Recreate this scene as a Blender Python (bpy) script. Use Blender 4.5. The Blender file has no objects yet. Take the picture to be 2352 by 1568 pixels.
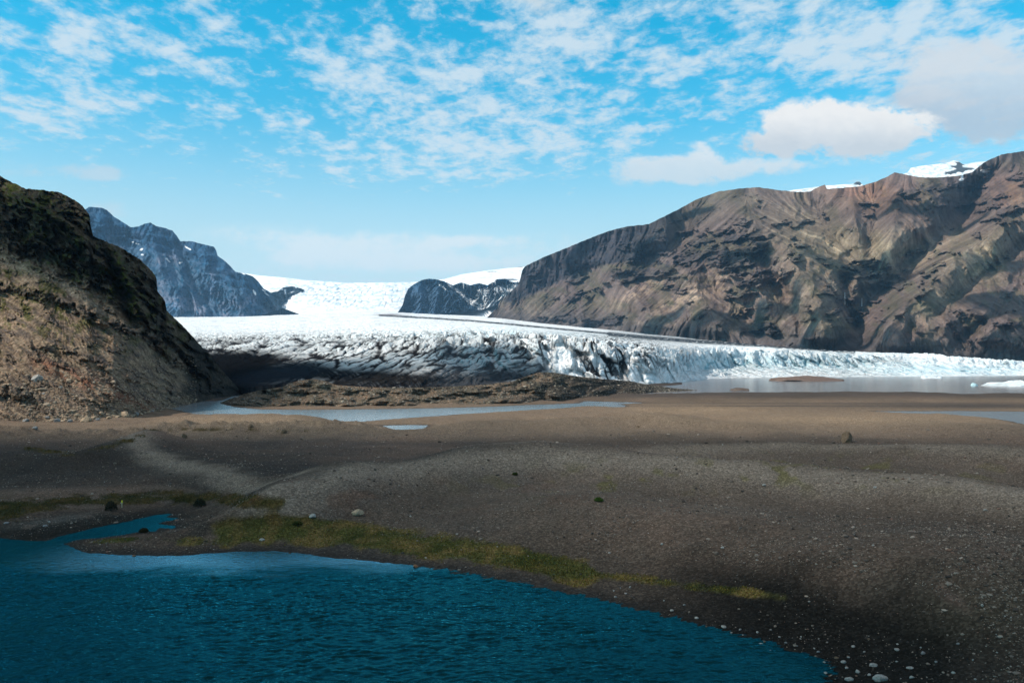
import bpy, math, random
import numpy as np

R = math.radians
F, CH, TH = 1900.0, 18.0, math.atan(51 / 1900.0)
CT, ST = math.cos(TH), math.sin(TH)
rng = np.random.default_rng(7)
random.seed(7)
COL = bpy.context.scene.collection


# ------------------------------------------------------------------ survey helpers
def kk(u, v):
    """bearing (x/y) and rise (dz/y) of a sight line of the survey"""
    a = (784.0 - np.asarray(v, float)) / F
    den = CT - a * ST
    return (np.asarray(u, float) - 1176.0) / F / den, (a * CT + ST) / den


def on_level(u, v, z=0.0):
    kx, kz = kk(u, v)
    D = (z - CH) / kz
    return kx * D, D


def k_of(v):
    return kk(0, v)[1]


def sm(a, b, x):
    t = np.clip((x - a) / (b - a), 0, 1)
    return t * t * (3 - 2 * t)


def _h(ix, iy, seed):
    h = (ix.astype(np.int64) * 374761393 + iy.astype(np.int64) * 668265263 + seed * 1442695041) & 0xFFFFFFFF
    h = ((h ^ (h >> 13)) * 1274126177) & 0xFFFFFFFF
    return (h ^ (h >> 16)) & 0xFFFFFFFF


def pn(x, y, seed=0):
    x, y = np.broadcast_arrays(np.asarray(x, float), np.asarray(y, float))
    ix, iy = np.floor(x), np.floor(y)
    fx, fy = x - ix, y - iy
    ix = ix.astype(np.int64); iy = iy.astype(np.int64)

    def g(dx, dy):
        a = _h(ix + dx, iy + dy, seed) * (2 * math.pi / 4294967296.0)
        return np.cos(a) * (fx - dx) + np.sin(a) * (fy - dy)
    sx = fx * fx * fx * (fx * (fx * 6 - 15) + 10); sy = fy * fy * fy * (fy * (fy * 6 - 15) + 10)
    a = g(0, 0); b = g(1, 0); c = g(0, 1); d = g(1, 1)
    return ((a + (b - a) * sx) * (1 - sy) + (c + (d - c) * sx) * sy) * 1.5


def fbm(x, y, o=5, seed=0, g=0.5, l=2.03):
    s = 0; a = 1; t = 0
    for i in range(o):
        s = s + a * pn(x, y, seed + i * 17); t += a; a *= g; x = x * l + 3.1; y = y * l + 1.7
    return s / t


def rid(x, y, o=5, seed=0, g=0.5, l=2.03):
    s = 0; a = 1; t = 0; w = 1
    for i in range(o):
        n = (1 - np.abs(pn(x, y, seed + i * 17))) ** 2 * w
        w = np.clip(n * 1.6, 0, 1)
        s = s + a * n; t += a; a *= g; x = x * l + 3.1; y = y * l + 1.7
    return s / t


def wor(x, y, seed=0):
    """cell noise: nearest, second nearest distance, and a random number of the cell"""
    ix, iy = np.floor(x).astype(np.int64), np.floor(y).astype(np.int64)
    f1 = np.full(x.shape, 9.0); f2 = np.full(x.shape, 9.0); cid = np.zeros(x.shape)
    for dx in (-1, 0, 1):
        for dy in (-1, 0, 1):
            jx, jy = ix + dx, iy + dy
            h = _h(jx, jy, seed)
            px = jx + (h & 0xFFFF) / 65536.0; py = jy + ((h >> 16) & 0xFFFF) / 65536.0
            d = np.hypot(px - x, py - y)
            c = (_h(jx, jy, seed + 5) & 0xFFFF) / 65536.0
            near = d < f1
            f2 = np.where(near, f1, np.minimum(f2, d))
            cid = np.where(near, c, cid)
            f1 = np.where(near, d, f1)
    return f1, f2, cid


def ipl(u, pts, j=1):
    a = np.array(pts, float)
    return np.interp(u, a[:, 0], a[:, j])


def seg_dist(x, y, pl, closed=False):
    p = np.array(pl, float); n = len(p)
    best = np.full(x.shape, 1e12); tt = np.zeros(x.shape)
    for i in range(n if closed else n - 1):
        a = p[i]; b = p[(i + 1) % n]
        d = b - a; L = max((d * d).sum(), 1e-9)
        t = np.clip(((x - a[0]) * d[0] + (y - a[1]) * d[1]) / L, 0, 1)
        q = (x - a[0] - t * d[0]) ** 2 + (y - a[1] - t * d[1]) ** 2
        m = q < best
        best = np.where(m, q, best); tt = np.where(m, i + t, tt)
    return np.sqrt(best), tt


def near(x, y, pl, pad, closed=False, far=1e6):
    """distance to the outline, worked out only near it"""
    p = np.array(pl, float)
    m = (x > p[:, 0].min() - pad) & (x < p[:, 0].max() + pad) & (y > p[:, 1].min() - pad) & (y < p[:, 1].max() + pad)
    d = np.full(x.shape, far)
    if m.any():
        d[m] = seg_dist(x[m], y[m], pl, closed)[0]
    return d


def inside(x, y, pl):
    p = np.array(pl, float); n = len(p); c = np.zeros(x.shape, bool)
    for i in range(n):
        x1, y1 = p[i]; x2, y2 = p[(i + 1) % n]
        if y1 == y2:
            continue
        m = ((y1 > y) != (y2 > y)) & (x < (x2 - x1) * (y - y1) / (y2 - y1) + x1)
        c ^= m
    return c


def gs(u, v, cu, cv, su, sv, rot=0.0):
    c, s = math.cos(R(rot)), math.sin(R(rot))
    a = (u - cu) * c + (v - cv) * s; b = -(u - cu) * s + (v - cv) * c
    return np.exp(-(a / su) ** 2 - (b / sv) ** 2)


def line(u, v, pl, w):
    d, _ = seg_dist(u, v, pl)
    return np.exp(-(d / w) ** 2)


def mix(c, col, m):
    m = np.clip(m, 0, 1)[..., None]
    return c * (1 - m) + np.array(col) * m


# ------------------------------------------------------------------ objects
def tag(o, label=None, cat=None, group=None, kind=None):
    if label: o['label'] = label
    if cat: o['category'] = cat
    if group: o['group'] = group
    if kind: o['kind'] = kind
    return o


def mesh(name, P, faces, mat, col=None, smooth=True, parent=None):
    P = np.asarray(P, float); faces = np.asarray(faces, np.int32)
    me = bpy.data.meshes.new(name)
    n, k = faces.shape
    me.vertices.add(len(P)); me.vertices.foreach_set('co', P.astype(np.float32).ravel())
    me.loops.add(n * k); me.loops.foreach_set('vertex_index', faces.ravel())
    me.polygons.add(n)
    me.polygons.foreach_set('loop_start', np.arange(0, n * k, k, dtype=np.int32))
    me.polygons.foreach_set('loop_total', np.full(n, k, np.int32))
    me.polygons.foreach_set('use_smooth', np.full(n, smooth))
    me.update(calc_edges=True)
    if col is not None:
        c = np.ones((len(P), 4), np.float32); c[:, :3] = np.clip(np.asarray(col).reshape(-1, 3), 0, 1)
        at = me.color_attributes.new('Col', 'FLOAT_COLOR', 'POINT'); at.data.foreach_set('color', c.ravel())
    me.materials.append(mat)
    o = bpy.data.objects.new(name, me); COL.objects.link(o)
    if parent: o.parent = parent
    return o


def grid(name, P, mat, col=None, smooth=True, keep=None):
    r, c = P.shape[:2]
    i = np.arange(r * c).reshape(r, c)
    f = np.stack([i[:-1, :-1], i[:-1, 1:], i[1:, 1:], i[1:, :-1]], -1).reshape(-1, 4)
    if keep is not None:
        f = f[keep.reshape(-1)]
    return mesh(name, P.reshape(-1, 3), f, mat, None if col is None else col.reshape(-1, 3), smooth)


# ------------------------------------------------------------------ materials
class NT:
    def __init__(s, nt):
        s.nt = nt; nt.nodes.clear()

    def n(s, t, ins=None, **kw):
        nd = s.nt.nodes.new(t)
        for k, v in kw.items(): setattr(nd, k, v)
        for k, v in (ins or {}).items():
            if isinstance(v, bpy.types.NodeSocket): s.nt.links.new(v, nd.inputs[k])
            else: nd.inputs[k].default_value = v
        return nd

    def m(s, op, a, b=0.0, c=0.0, clamp=False):
        return s.n('ShaderNodeMath', {0: a, 1: b, 2: c}, operation=op, use_clamp=clamp).outputs[0]

    def ramp(s, x, lo, hi):
        return s.n('ShaderNodeMapRange', {0: x, 1: lo, 2: hi, 3: 0.0, 4: 1.0}, interpolation_type='SMOOTHSTEP').outputs[0]

    def mixc(s, f, a, b, blend='MIX'):
        nd = s.n('ShaderNodeMix', data_type='RGBA', blend_type=blend)
        for i, v in ((0, f), (6, a), (7, b)):
            if isinstance(v, bpy.types.NodeSocket): s.nt.links.new(v, nd.inputs[i])
            else: nd.inputs[i].default_value = v
        return nd.outputs[2]

    def noise(s, vec, scale, detail=4, rough=.55, dist=0.0, dims='3D'):
        return s.n('ShaderNodeTexNoise', {'Vector': vec, 'Scale': scale, 'Detail': detail, 'Roughness': rough, 'Distortion': dist}, noise_dimensions=dims).outputs[0]


def c4(*a):
    return (a[0], a[1], a[2], 1.0)


def material(name, build):
    m = bpy.data.materials.new(name); m.use_nodes = True
    t = NT(m.node_tree)
    b = t.n('ShaderNodeBsdfPrincipled')
    o = t.n('ShaderNodeOutputMaterial', {0: b.outputs[0]})
    build(t, b, o)
    return m


def terrain_mat(name, scales, contrast=.5, bump=.6, dist=1.0, rough=.97, spec=.04, cell=None, cells=.5):
    """ground colours, with some painted shade and haze, come from the Col attribute, speckle and relief from 3D noise"""
    def build(t, b, o):
        pos = t.n('ShaderNodeNewGeometry').outputs['Position']
        col = t.n('ShaderNodeAttribute', attribute_name='Col').outputs['Color']
        f = None; h = None
        for s, w in scales:
            q = t.noise(pos, s, 6, .62)
            a = t.m('MULTIPLY', t.m('SUBTRACT', q, .5), w)
            f = a if f is None else t.m('ADD', f, a)
            hh = t.m('MULTIPLY', q, .22 * w / s)
            h = hh if h is None else t.m('ADD', h, hh)
        if cell:
            vo = t.n('ShaderNodeTexVoronoi', {'Vector': pos, 'Scale': cell})
            g = t.n('ShaderNodeSeparateColor', {0: vo.outputs['Color']}).outputs[0]
            g2 = t.m('POWER', g, 2.5)
            f = t.m('ADD', f, t.m('MULTIPLY', t.m('SUBTRACT', g2, .28), cells))
            h = t.m('ADD', h, t.m('MULTIPLY', vo.outputs['Distance'], -.25 / cell))
        fac = t.m('ADD', 1.0, t.m('MULTIPLY', f, contrast * 4))
        fac = t.m('MAXIMUM', fac, .15)
        cc = t.n('ShaderNodeVectorMath', {0: col}, operation='SCALE')
        t.nt.links.new(fac, cc.inputs[3])
        t.nt.links.new(cc.outputs[0], b.inputs['Base Color'])
        b.inputs['Roughness'].default_value = rough
        b.inputs['Specular IOR Level'].default_value = spec
        bp = t.n('ShaderNodeBump', {'Strength': bump, 'Distance': dist, 'Height': h})
        t.nt.links.new(bp.outputs[0], b.inputs['Normal'])
    return material(name, build)


# ------------------------------------------------------------------ terrain faces (hills, mountains, ice)
def lic(noise, du, dv, L):
    """smear noise along the field (index units) - runs of scree and gullies that follow the fall line"""
    r, c = noise.shape
    m = np.hypot(du, dv) + 1e-9
    du = du / m; dv = dv / m
    jj, ii = np.meshgrid(np.arange(c, dtype=float), np.arange(r, dtype=float))
    acc = noise.copy()
    for sgn in (1, -1):
        x, y = jj.copy(), ii.copy()
        for _ in range(L):
            xi = np.clip(x, 0, c - 1).astype(int); yi = np.clip(y, 0, r - 1).astype(int)
            x = x + sgn * du[yi, xi]; y = y + sgn * dv[yi, xi]
            xi = np.clip(x, 0, c - 1).astype(int); yi = np.clip(y, 0, r - 1).astype(int)
            acc += noise[yi, xi]
    acc -= acc.mean(); acc /= acc.std() + 1e-9
    return acc


def blur(a, n):
    for _ in range(n):
        p = np.pad(a, 1, mode='edge')
        a = (p[:-2, 1:-1] + p[2:, 1:-1] + p[1:-1, :-2] + p[1:-1, 2:] + 4 * p[1:-1, 1:-1]) / 8
    return a


def terraces(U, V, D, zone, period, tilt, amt, seed, wob=.5):
    """benches and risers of layered lava: bounded steps laid over the slope"""
    p = (V + tilt * U) / period + wob * fbm(U / (period * 3.0), V / (period * 2.5), 4, seed)
    fr = p - np.floor(p)
    rate = np.abs(np.gradient(blur(D, 4), axis=0) / (np.gradient(V, axis=0) + 1e-9))
    return rate * period * amt * zone * (sm(.62, 1.0, 1 - fr) - (1 - fr))


def wide(a, n):
    """broad box blur, two passes"""
    for _ in range(2):
        for ax in (0, 1):
            p = np.pad(a, [(n, n) if q == ax else (0, 0) for q in (0, 1)], mode='edge')
            c = np.cumsum(p, axis=ax); z = np.take(c, [0], axis=ax) * 0
            c = np.concatenate([z, c], axis=ax); L = a.shape[ax]
            a = (np.take(c, range(2 * n + 1, 2 * n + 1 + L), axis=ax) - np.take(c, range(L), axis=ax)) / (2 * n + 1)
    return a


def face_surface(us, bot, top, Dbot, rows, slope, relief=None, gully=(0, 0), gl=(30, 12), blurn=(2, 0), seed=1, sw=10):
    """rows climb from the toe to the ridge; the going-back at every step comes from the slope of the ground
    there (tan), so cliffs stand and screes lean. Returns bearings, levels, distances."""
    C = len(us)
    T = np.linspace(0, 1, rows)[:, None]
    V = bot[None] * (1 - T) + top[None] * T
    U = np.repeat(us[None], rows, 0)
    K = k_of(V)
    tan = slope(U, V)
    D = np.zeros_like(V); D[0] = Dbot
    for i in range(1, rows):
        D[i] = D[i - 1] * (1 + (K[i] - K[i - 1]) / np.maximum(tan[i] - K[i], .12))
    if relief is not None:
        D = D + relief(U, V, D)
    kx = kk(U, V)[0]
    # fall line of this surface
    X = kx * D; Y = D; Z = CH + K * D
    def g(a): return np.gradient(a, axis=0), np.gradient(a, axis=1)
    Xs = [g(wide(q, sw)) for q in (X, Y, Z)]
    E = sum(q[1] ** 2 for q in Xs[:2]); G = sum(q[0] ** 2 for q in Xs[:2]); Fm = sum(q[0] * q[1] for q in Xs[:2])
    det = E * G - Fm ** 2 + 1e-6 * (E * G) + 1e-9
    zu, zv = Xs[2][1], Xs[2][0]
    du = (G * zu - Fm * zv) / det; dv = (-Fm * zu + E * zv) / det
    r = np.random.default_rng(seed)
    n1 = lic(blur(r.standard_normal(V.shape), blurn[0]), du, dv, gl[0])
    n2 = lic(blur(r.standard_normal(V.shape), blurn[1]), du, dv, gl[1])
    D = D + (gully[0] * n1 + gully[1] * n2) * np.clip(.75 + 1.6 * fbm(U / 90, V / 90, 3, seed + 200), .1, 1.8) * D / 3000.0
    return U, V, D, n1, n2


def to_points(U, V, D):
    kx, kz = kk(U, V)
    return np.stack([kx * D, D, CH + kz * D], -1)


def with_back(P, depth, steps=8, drop=None, rough=0):
    """carry the ground over the ridge and down the far side"""
    top = P[-1]
    ks = top[:, 0] / np.maximum(top[:, 1], 1)
    out = []
    for i in range(1, steps + 1):
        t = i / steps
        y = top[:, 1] + depth * t
        z = top[:, 2] * (1 - t ** 1.3) - 30 * t
        z = z + rough * pn(top[:, 0] / 90, y / 90, 5) * math.sin(math.pi * t)
        out.append(np.stack([ks * y, y, z], -1))
    return np.concatenate([P, np.array(out)], 0)


def ext(col, n):
    return np.concatenate([col, np.repeat(col[-1:], n, 0)], 0)


# the sun: from the left, a little behind the camera
SUN_EL, SUN_AZ = R(41), math.atan2(-0.88, -0.40)      # azimuth measured from +Y towards +X
SUNV = np.array([math.sin(SUN_AZ) * math.cos(SUN_EL), math.cos(SUN_AZ) * math.cos(SUN_EL), math.sin(SUN_EL)])


# ================================================================== waters (outlines surveyed at water level)
POND = [(0, 1236), (66, 1242), (105, 1241), (140, 1231), (210, 1214), (280, 1200), (336, 1186), (360, 1181), (395, 1179.5),
        (381, 1186), (411, 1190), (388, 1195), (364, 1202), (404, 1207), (399, 1213), (367, 1211), (357, 1220), (332, 1220),
        (297, 1225), (245, 1232), (192, 1237), (140, 1248), (168, 1260), (210, 1270), (262, 1273), (315, 1276), (367, 1276),
        (437, 1274), (490, 1270), (542, 1267), (630, 1265), (682, 1269), (735, 1277), (823, 1286), (900, 1294), (1000, 1306),
        (1100, 1322), (1250, 1350), (1400, 1385), (1500, 1408), (1600, 1432), (1700, 1460), (1800, 1488), (1850, 1503),
        (1895, 1522), (1905, 1540), (1885, 1568), (1850, 1640), (1700, 1850), (1176, 2100), (0, 2100), (-1500, 1700), (-1500, 1330), (-500, 1245)]
RIVER = [(360, 927), (405, 924), (470, 921), (503, 921), (530, 912), (549, 904), (556, 907), (532, 917), (508, 927), (535, 934), (598, 940), (703, 941),
         (808, 940), (948, 938), (1053, 936), (1148, 933), (1208, 930), (1268, 928), (1328, 926), (1343, 921), (1412, 923),
         (1478, 924.5), (1420, 928), (1436, 931), (1433, 936), (1390, 933), (1330, 933), (1290, 937), (1217, 941), (1184, 943), (1118, 947), (1053, 951),
         (1018, 954), (913, 961), (860, 965), (825, 969), (738, 970), (685, 967.5), (650, 961), (598, 955), (545, 950), (493, 950),
         (458, 955), (430, 965), (400, 972), (372, 971.5), (388, 966), (437, 954), (442, 949), (423, 945), (385, 936)]
PUDDLE = [(878, 977), (930, 976), (983, 976), (969, 987), (955, 990), (913, 990)]
STREAM = [(2006, 944.5), (2071, 944.3), (2194, 943.7), (2352, 945), (2700, 950), (3100, 965), (3100, 1040), (2600, 1010), (2352, 974), (2316, 966), (2281, 960), (2211, 955), (2106, 950)]
LAGOON = [(1430, 905), (1478, 896), (1523, 887), (1568, 883), (1560, 860), (1700, 850), (2352, 849), (3600, 849), (3600, 915), (2352, 905.5), (2222, 905), (2159, 901),
          (1949, 900.5), (1739, 901), (1600, 902), (1529, 904)]


def lvl(pl):
    return [tuple(float(q) for q in on_level(u, v)) for u, v in pl]


WATERS = {k: lvl(v) for k, v in dict(pond=POND, river=RIVER, puddle=PUDDLE, stream=STREAM, lagoon=LAGOON).items()}


def uvz(pl):
    """crest lines: (u, v, height) -> x, y"""
    return [tuple(float(q) for q in on_level(u, v, z)) for u, v, z in pl]


CREST = [  # polyline (u, v, z), height, width
    (uvz([(640, 1182, 1), (760, 1142, 2), (880, 1106, 2.6), (1050, 1082, 3), (1250, 1073, 3), (1500, 1084, 3), (1750, 1105, 3), (2050, 1125, 3), (2400, 1180, 3), (2900, 1260, 3)]), 2.3, 11.0),
    (uvz([(1080, 1086, 1), (1350, 1068, 2), (1550, 1046, 2.2), (1750, 1034, 2.5), (1900, 1038, 2.5), (2100, 1052, 2.5), (2500, 1075, 2.5)]), 1.6, 13.0),
    (uvz([(1850, 1075, 3), (2100, 1052, 3), (2500, 1060, 3)]), .7, 10.0),
    (uvz([(-300, 1000, 2), (0, 990, 2), (200, 992, 2), (420, 984, 2), (560, 986, 2), (700, 984, 2), (790, 981, 2.0), (845, 984, 1)]), 2.0, 10.0),
    (uvz([(330, 1018, 2), (350, 1040, 2), (420, 1066, 1.6), (520, 1090, 1.6), (600, 1120, 1.6), (700, 1135, 1)]), 1.0, 7.0),
    (uvz([(0, 1075, 1.5), (170, 1060, 2), (280, 1035, 2), (340, 1018, 2)]), 1.5, 8.0),
    (uvz([(120, 1010, 0), (230, 1010, 0)]), -1.6, 14.0),
    (uvz([(1110, 985, 1.5), (1250, 975, 2), (1400, 968, 2.2), (1560, 966, 2.2)]), 1.5, 12.0),
    (uvz([(1500, 940, 1.5), (1600, 935, 2), (1700, 940, 1.5)]), 1.4, 14.0),
    (uvz([(1480, 978, 1), (1560, 982, 1), (1700, 986, 1)]), .9, 8.0),
    (uvz([(1220, 967, 0), (1360, 967, 0), (1410, 964, 0)]), -1.6, 5.0),
    (uvz([(1530, 972, 0), (1680, 970, 0), (1760, 966, 0)]), -1.6, 6.0),
    (uvz([(430, 968, 1), (520, 962, 2), (600, 966, 1.5), (690, 974, 1)]), 2.2, 9.0),
    (uvz([(1800, 965, 1), (2000, 972, 1.5), (2300, 990, 1.5), (2700, 1010, 1.5)]), 1.5, 18.0),
    (uvz([(1560, 915, 1.0), (1800, 914, 1.5), (2100, 914, 1.5), (2500, 920, 1.5)]), 1.2, 22.0),
    (uvz([(1300, 1160, 3), (1600, 1190, 3), (1900, 1200, 3.5), (2350, 1290, 3.5)]), 1.3, 13.0),
    (uvz([(1900, 1330, 3), (2352, 1360, 3.5), (2700, 1400, 4)]), 1.5, 12.0),
]


for i_, q_ in ((0, 1.6), (1, 1.7), (2, 1.8), (4, 1.5), (5, 1.3), (7, 1.4), (8, 1.3), (9, 1.5), (15, 1.8), (16, 1.6)):
    CREST[i_] = (CREST[i_][0], CREST[i_][1] * q_, CREST[i_][2] * .9)


def ground_h(x, y):
    sd = np.full(x.shape, 1e9); inn = np.zeros(x.shape, bool)
    for pl in WATERS.values():
        sd = np.minimum(sd, near(x, y, pl, 30, True)); inn |= inside(x, y, pl)
    wob = .5 * fbm(x / 2.2, y / 2.2, 3, 31) * np.clip(y / 80, .5, 3)
    s = np.where(inn, -sd, sd) + wob
    far = sm(200, 330, y)
    land = .10 * np.minimum(s, 2.5) + .075 * np.clip(s - 2.5, 0, 16)
    land = np.where(s > 0, land * (1 - .45 * far), np.maximum(s * .16, -2.0))
    up = sm(.5, 12, s)
    add = 0
    for pl, hgt, w in CREST:
        d = near(x, y, pl, 3 * w)
        add = add + hgt * np.exp(-(d / w) ** 2)
    add = add + .95 * fbm(x / 24, y / 24, 3, 3) + .30 * fbm(x / 8, y / 8, 3, 6) + .11 * fbm(x / 3.0, y / 3.0, 4, 9)
    kn = rid(x / 9, y / 9, 4, 12)                 # knobbly rubble ridge at the river
    d = near(x, y, CREST[3][0], 30); add = add + np.exp(-(d / 9.0) ** 2) * (kn - .45) * 1.8
    h = land + add * up
    hill = sm(24, -2, y) * 16.4                   # the rise the camera stands on
    back = np.where(y < 24, hill * sm(24, 10, y), 0)
    h = np.where(y < 26, np.maximum(h, back), h)
    return h, s


# ================================================================== ground
def build_ground():
    uin = np.arange(-120, 2476, 2.1)
    uo = np.array([200, 450, 800, 1300, 2100, 3600, 6500.])
    us = np.concatenate([(-120 - uo)[::-1], uin, 2474 + uo])
    kx = (us - 1176) / F
    vs = np.concatenate([np.arange(1640, 1200, -2.0), np.arange(1200, 1000, -1.4), np.arange(1000, 875, -.8), np.arange(875, 851, -1.0)])
    Ds = -CH / k_of(vs)
    Y = np.concatenate([[-80, -50, -30, -15, -5, 2, 8, 12, 16, 20, 24, 28, 33, 37], Ds[Ds > 38.5], [2600, 4500, 8000, 14000]])
    Y = np.unique(Y)
    yy = np.repeat(Y[:, None], len(us), 1)
    xx = kx[None] * np.maximum(yy, 30.0 + 0 * yy)
    h, s = ground_h(xx, yy)
    h = np.where(yy > 1400, -6, h)
    P = np.stack([xx, yy, h], -1)
    # where each spot lies in the survey
    U = 1176 + F * CT * xx / np.maximum(yy, 1); dz = (h - CH) / np.maximum(yy, 1)
    V = 784 - F * (dz * CT - ST) / (CT + dz * ST)
    U = 1176 + F * xx / np.maximum(yy, 1) * (CT - (784 - V) / F * ST)
    n = fbm(xx / 14, yy / 14, 4, 40); nf = fbm(xx / 3, yy / 3, 4, 44); nb = fbm(xx / 60, yy / 60, 3, 47)
    c = np.zeros(P.shape) + np.array([.112, .084, .066])
    c = mix(c, (.062, .052, .046), .7 * sm(-.1, .3, n + .3 * nb) * sm(1500, 900, U))
    c = mix(c, (.155, .10, .074), sm(0, .35, nb + .2 * nf) * .6)
    crest = ipl(U, [(0, 1130), (400, 1120), (640, 1182), (760, 1142), (880, 1106), (1050, 1080), (1250, 1071), (1500, 1083), (2352, 1100)])
    c = mix(c, (.040, .034, .031), .9 * sm(0, -14, V - crest) * sm(995, 1020, V) * sm(1650, 1250, U) * (.8 + .5 * n))  # shade behind the crest, put into the ground colour
    c = mix(c, (.070, .052, .042), .8 * sm(1000, 1012, V) * sm(1040, 1022, V + .02 * (U - 1500)) * sm(1250, 1500, U) * sm(-.3, .2, n + .4 * nf))
    c = mix(c, (.085, .062, .048), .6 * gs(U, V, 2250, 1030, 300, 20))
    c = mix(c, (.075, .060, .050), .65 * gs(U, V, 2000, 1230, 380, 60) * sm(-.3, .3, n))  # hollow darkened in the colour to bring out the mounds
    c = c * (1 - .33 * sm(1120, 1330, V) - .22 * sm(1000, 1060, V) * sm(1000, 500, U))[..., None]  # shade towards the bottom and left, painted into the gravel
    c = c * (1 + .55 * nb + .3 * n)[..., None]
    # sandy flats by the river
    sand = sm(170, 215, yy) * sm(420, 330, yy)
    c = mix(c, (.18, .132, .096), sand * sm(-.35, .15, n + .25 + .3 * sm(900, 1300, U)))
    c = mix(c, (.25, .18, .122), sand * np.clip(gs(U, V, 1600, 942, 160, 9) + gs(U, V, 1950, 962, 330, 12) + gs(U, V, 560, 968, 160, 14), 0, 1) * .8)
    c = mix(c, (.065, .055, .05), sm(918, 905, V) * (sm(1250, 1500, U)) * (.75 + .25 * n))
    c = mix(c, (.06, .052, .048), .9 * gs(U, V, 2250, 932, 320, 7) + .7 * gs(U, V, 1750, 932, 260, 1.6) + .6 * gs(U, V, 1850, 926, 380, 1.6))
    # pale ribbons on the crests
    for i, w, a in ((0, 4.2, .85), (1, 3.6, .6), (4, 2.6, .7)):
        d, _ = seg_dist(xx + 2 * nf, yy + 5, CREST[i][0])
        c = mix(c, (.21, .168, .135), a * np.exp(-(d / w) ** 2))
    # wet margins and mud
    edge = sm(3.2, .2, s + 1.2 * nf) * (s > -1)
    c = mix(c, (.035, .030, .027), edge * sm(140, 100, yy))
    c = mix(c, (.05, .044, .04), edge * sm(140, 200, yy) * .7)
    right = sm(1250, 1750, U)
    c = mix(c, (.014, .0125, .011), right * sm(12, 6, s + 3.5 * n + .8 * nf) * sm(90, 60, yy))
    mud = gs(U, V, 120, 1215, 330, 34, -6)
    c = mix(c, (.02, .017, .014), mud * 1.4 * sm(-.5, .1, nf + .1))
    c = mix(c, (.03, .027, .023), .8 * gs(U, V, 460, 1215, 130, 40) * sm(-.3, .3, nf))
    c = mix(c, (.10, .088, .078), .7 * gs(U, V, 120, 1195, 120, 9, -8))
    # moss and turf
    gm = moss_mask(U, V, n, nf)
    gcol = mix(np.zeros(P.shape) + np.array([.065, .062, .02]), (.13, .09, .035), sm(-.15, .3, nf + .25 * n))
    gcol = mix(gcol, (.022, .032, .008), sm(.05, .4, fbm(xx / 5, yy / 5, 3, 71)) * .8)
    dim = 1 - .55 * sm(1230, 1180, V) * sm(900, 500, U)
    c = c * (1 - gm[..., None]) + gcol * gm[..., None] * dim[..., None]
    spk = sm(.12, .3, fbm(xx / 4.5, yy / 6, 4, 80)) * (gs(U, V, 1850, 1085, 420, 34) + .7 * gs(U, V, 1330, 1110, 220, 30))
    c = mix(c, (.11, .095, .03), spk * .75)
    c = mix(c, (.16, .10, .085), .55 * (gs(U, V, 2290, 1250 + 60, 45, 40, 50) + gs(U, V, 2190, 1375, 50, 14, 35)) * sm(-.3, .2, nf))
    c = mix(c, (.055, .045, .03), .5 * gs(U, V, 2280, 1400, 170, 70))
    c = mix(c, (.11, .05, .03), .35 * sm(.1, .3, fbm(xx / 7, yy / 7, 4, 90)) * gs(U, V, 880, 1140, 500, 40))
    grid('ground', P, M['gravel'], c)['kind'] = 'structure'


def moss_mask(U, V, n, nf):
    m = line(U, V, [(520, 1225), (640, 1218), (760, 1222), (900, 1240), (1060, 1262), (1200, 1282), (1340, 1315)], 27) * 1.3
    m = m + gs(U, V, 640, 1205, 110, 18) + .9 * gs(U, V, 440, 1235 + 8, 60, 9) + gs(U, V, 280, 1239, 62, 6, -4) * 1.2
    m = m + .9 * line(U, V, [(0, 1160), (200, 1150), (380, 1140), (520, 1145), (640, 1155)], 16)
    m = m + .8 * gs(U, V, 10, 1180, 50, 22) + .6 * line(U, V, [(1340, 1315), (1600, 1345), (1800, 1370)], 12)
    m = m + .55 * line(U, V, [(60, 1030), (180, 1045), (250, 1025), (330, 1000)], 7) + .5 * gs(U, V, 430, 985, 130, 4) + .4 * gs(U, V, 640, 988, 250, 4)
    return np.clip(sm(.26, .8, m + .9 * nf + .4 * n), 0, 1) * sm(.15, .3, m)


# ================================================================== materials
M = {}
M['gravel'] = terrain_mat('gravel_ground', [(.35, .25), (2.2, .6)], .42, .9, 1.0, cell=6.5, cells=.6)
M['moraine'] = terrain_mat('moraine_rubble', [(.12, .3), (1.1, .6)], .3, .4, .25, cell=1.6, cells=.6)
M['hill'] = terrain_mat('hill_rock', [(.08, .5), (.4, .8), (1.3, .5)], .42, .9, 1.1, cell=1.3, cells=.4)
M['mount'] = terrain_mat('mountain_rock', [(.008, .3), (.045, .5), (.15, .6)], .42, 1.0, 2.6)
M['far'] = terrain_mat('far_mountain_rock', [(.004, .3), (.02, .4), (.07, .6)], .4, 1.0, 2.6)


def ice_mat(name, dirt_from_col=True, sc=(.05, .25)):
    def build(t, b, o):
        pos = t.n('ShaderNodeNewGeometry').outputs['Position']
        col = t.n('ShaderNodeAttribute', attribute_name='Col').outputs['Color']
        q = t.noise(pos, sc[0], 6, .6); q2 = t.noise(pos, sc[1], 5, .6)
        f = t.m('ADD', t.m('MULTIPLY', q, .5), t.m('MULTIPLY', q2, .55))
        fac = t.m('ADD', .52, t.m('MULTIPLY', f, .95))
        cc = t.n('ShaderNodeVectorMath', {0: col}, operation='SCALE'); t.nt.links.new(fac, cc.inputs[3])
        t.nt.links.new(cc.outputs[0], b.inputs['Base Color'])
        b.inputs['Roughness'].default_value = .6
        b.inputs['Specular IOR Level'].default_value = .0
        h = t.m('ADD', t.m('MULTIPLY', q, 4.0), t.m('MULTIPLY', q2, 1.2))
        bp = t.n('ShaderNodeBump', {'Strength': .8, 'Distance': 2.0, 'Height': h})
        t.nt.links.new(bp.outputs[0], b.inputs['Normal'])
    return material(name, build)


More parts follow.
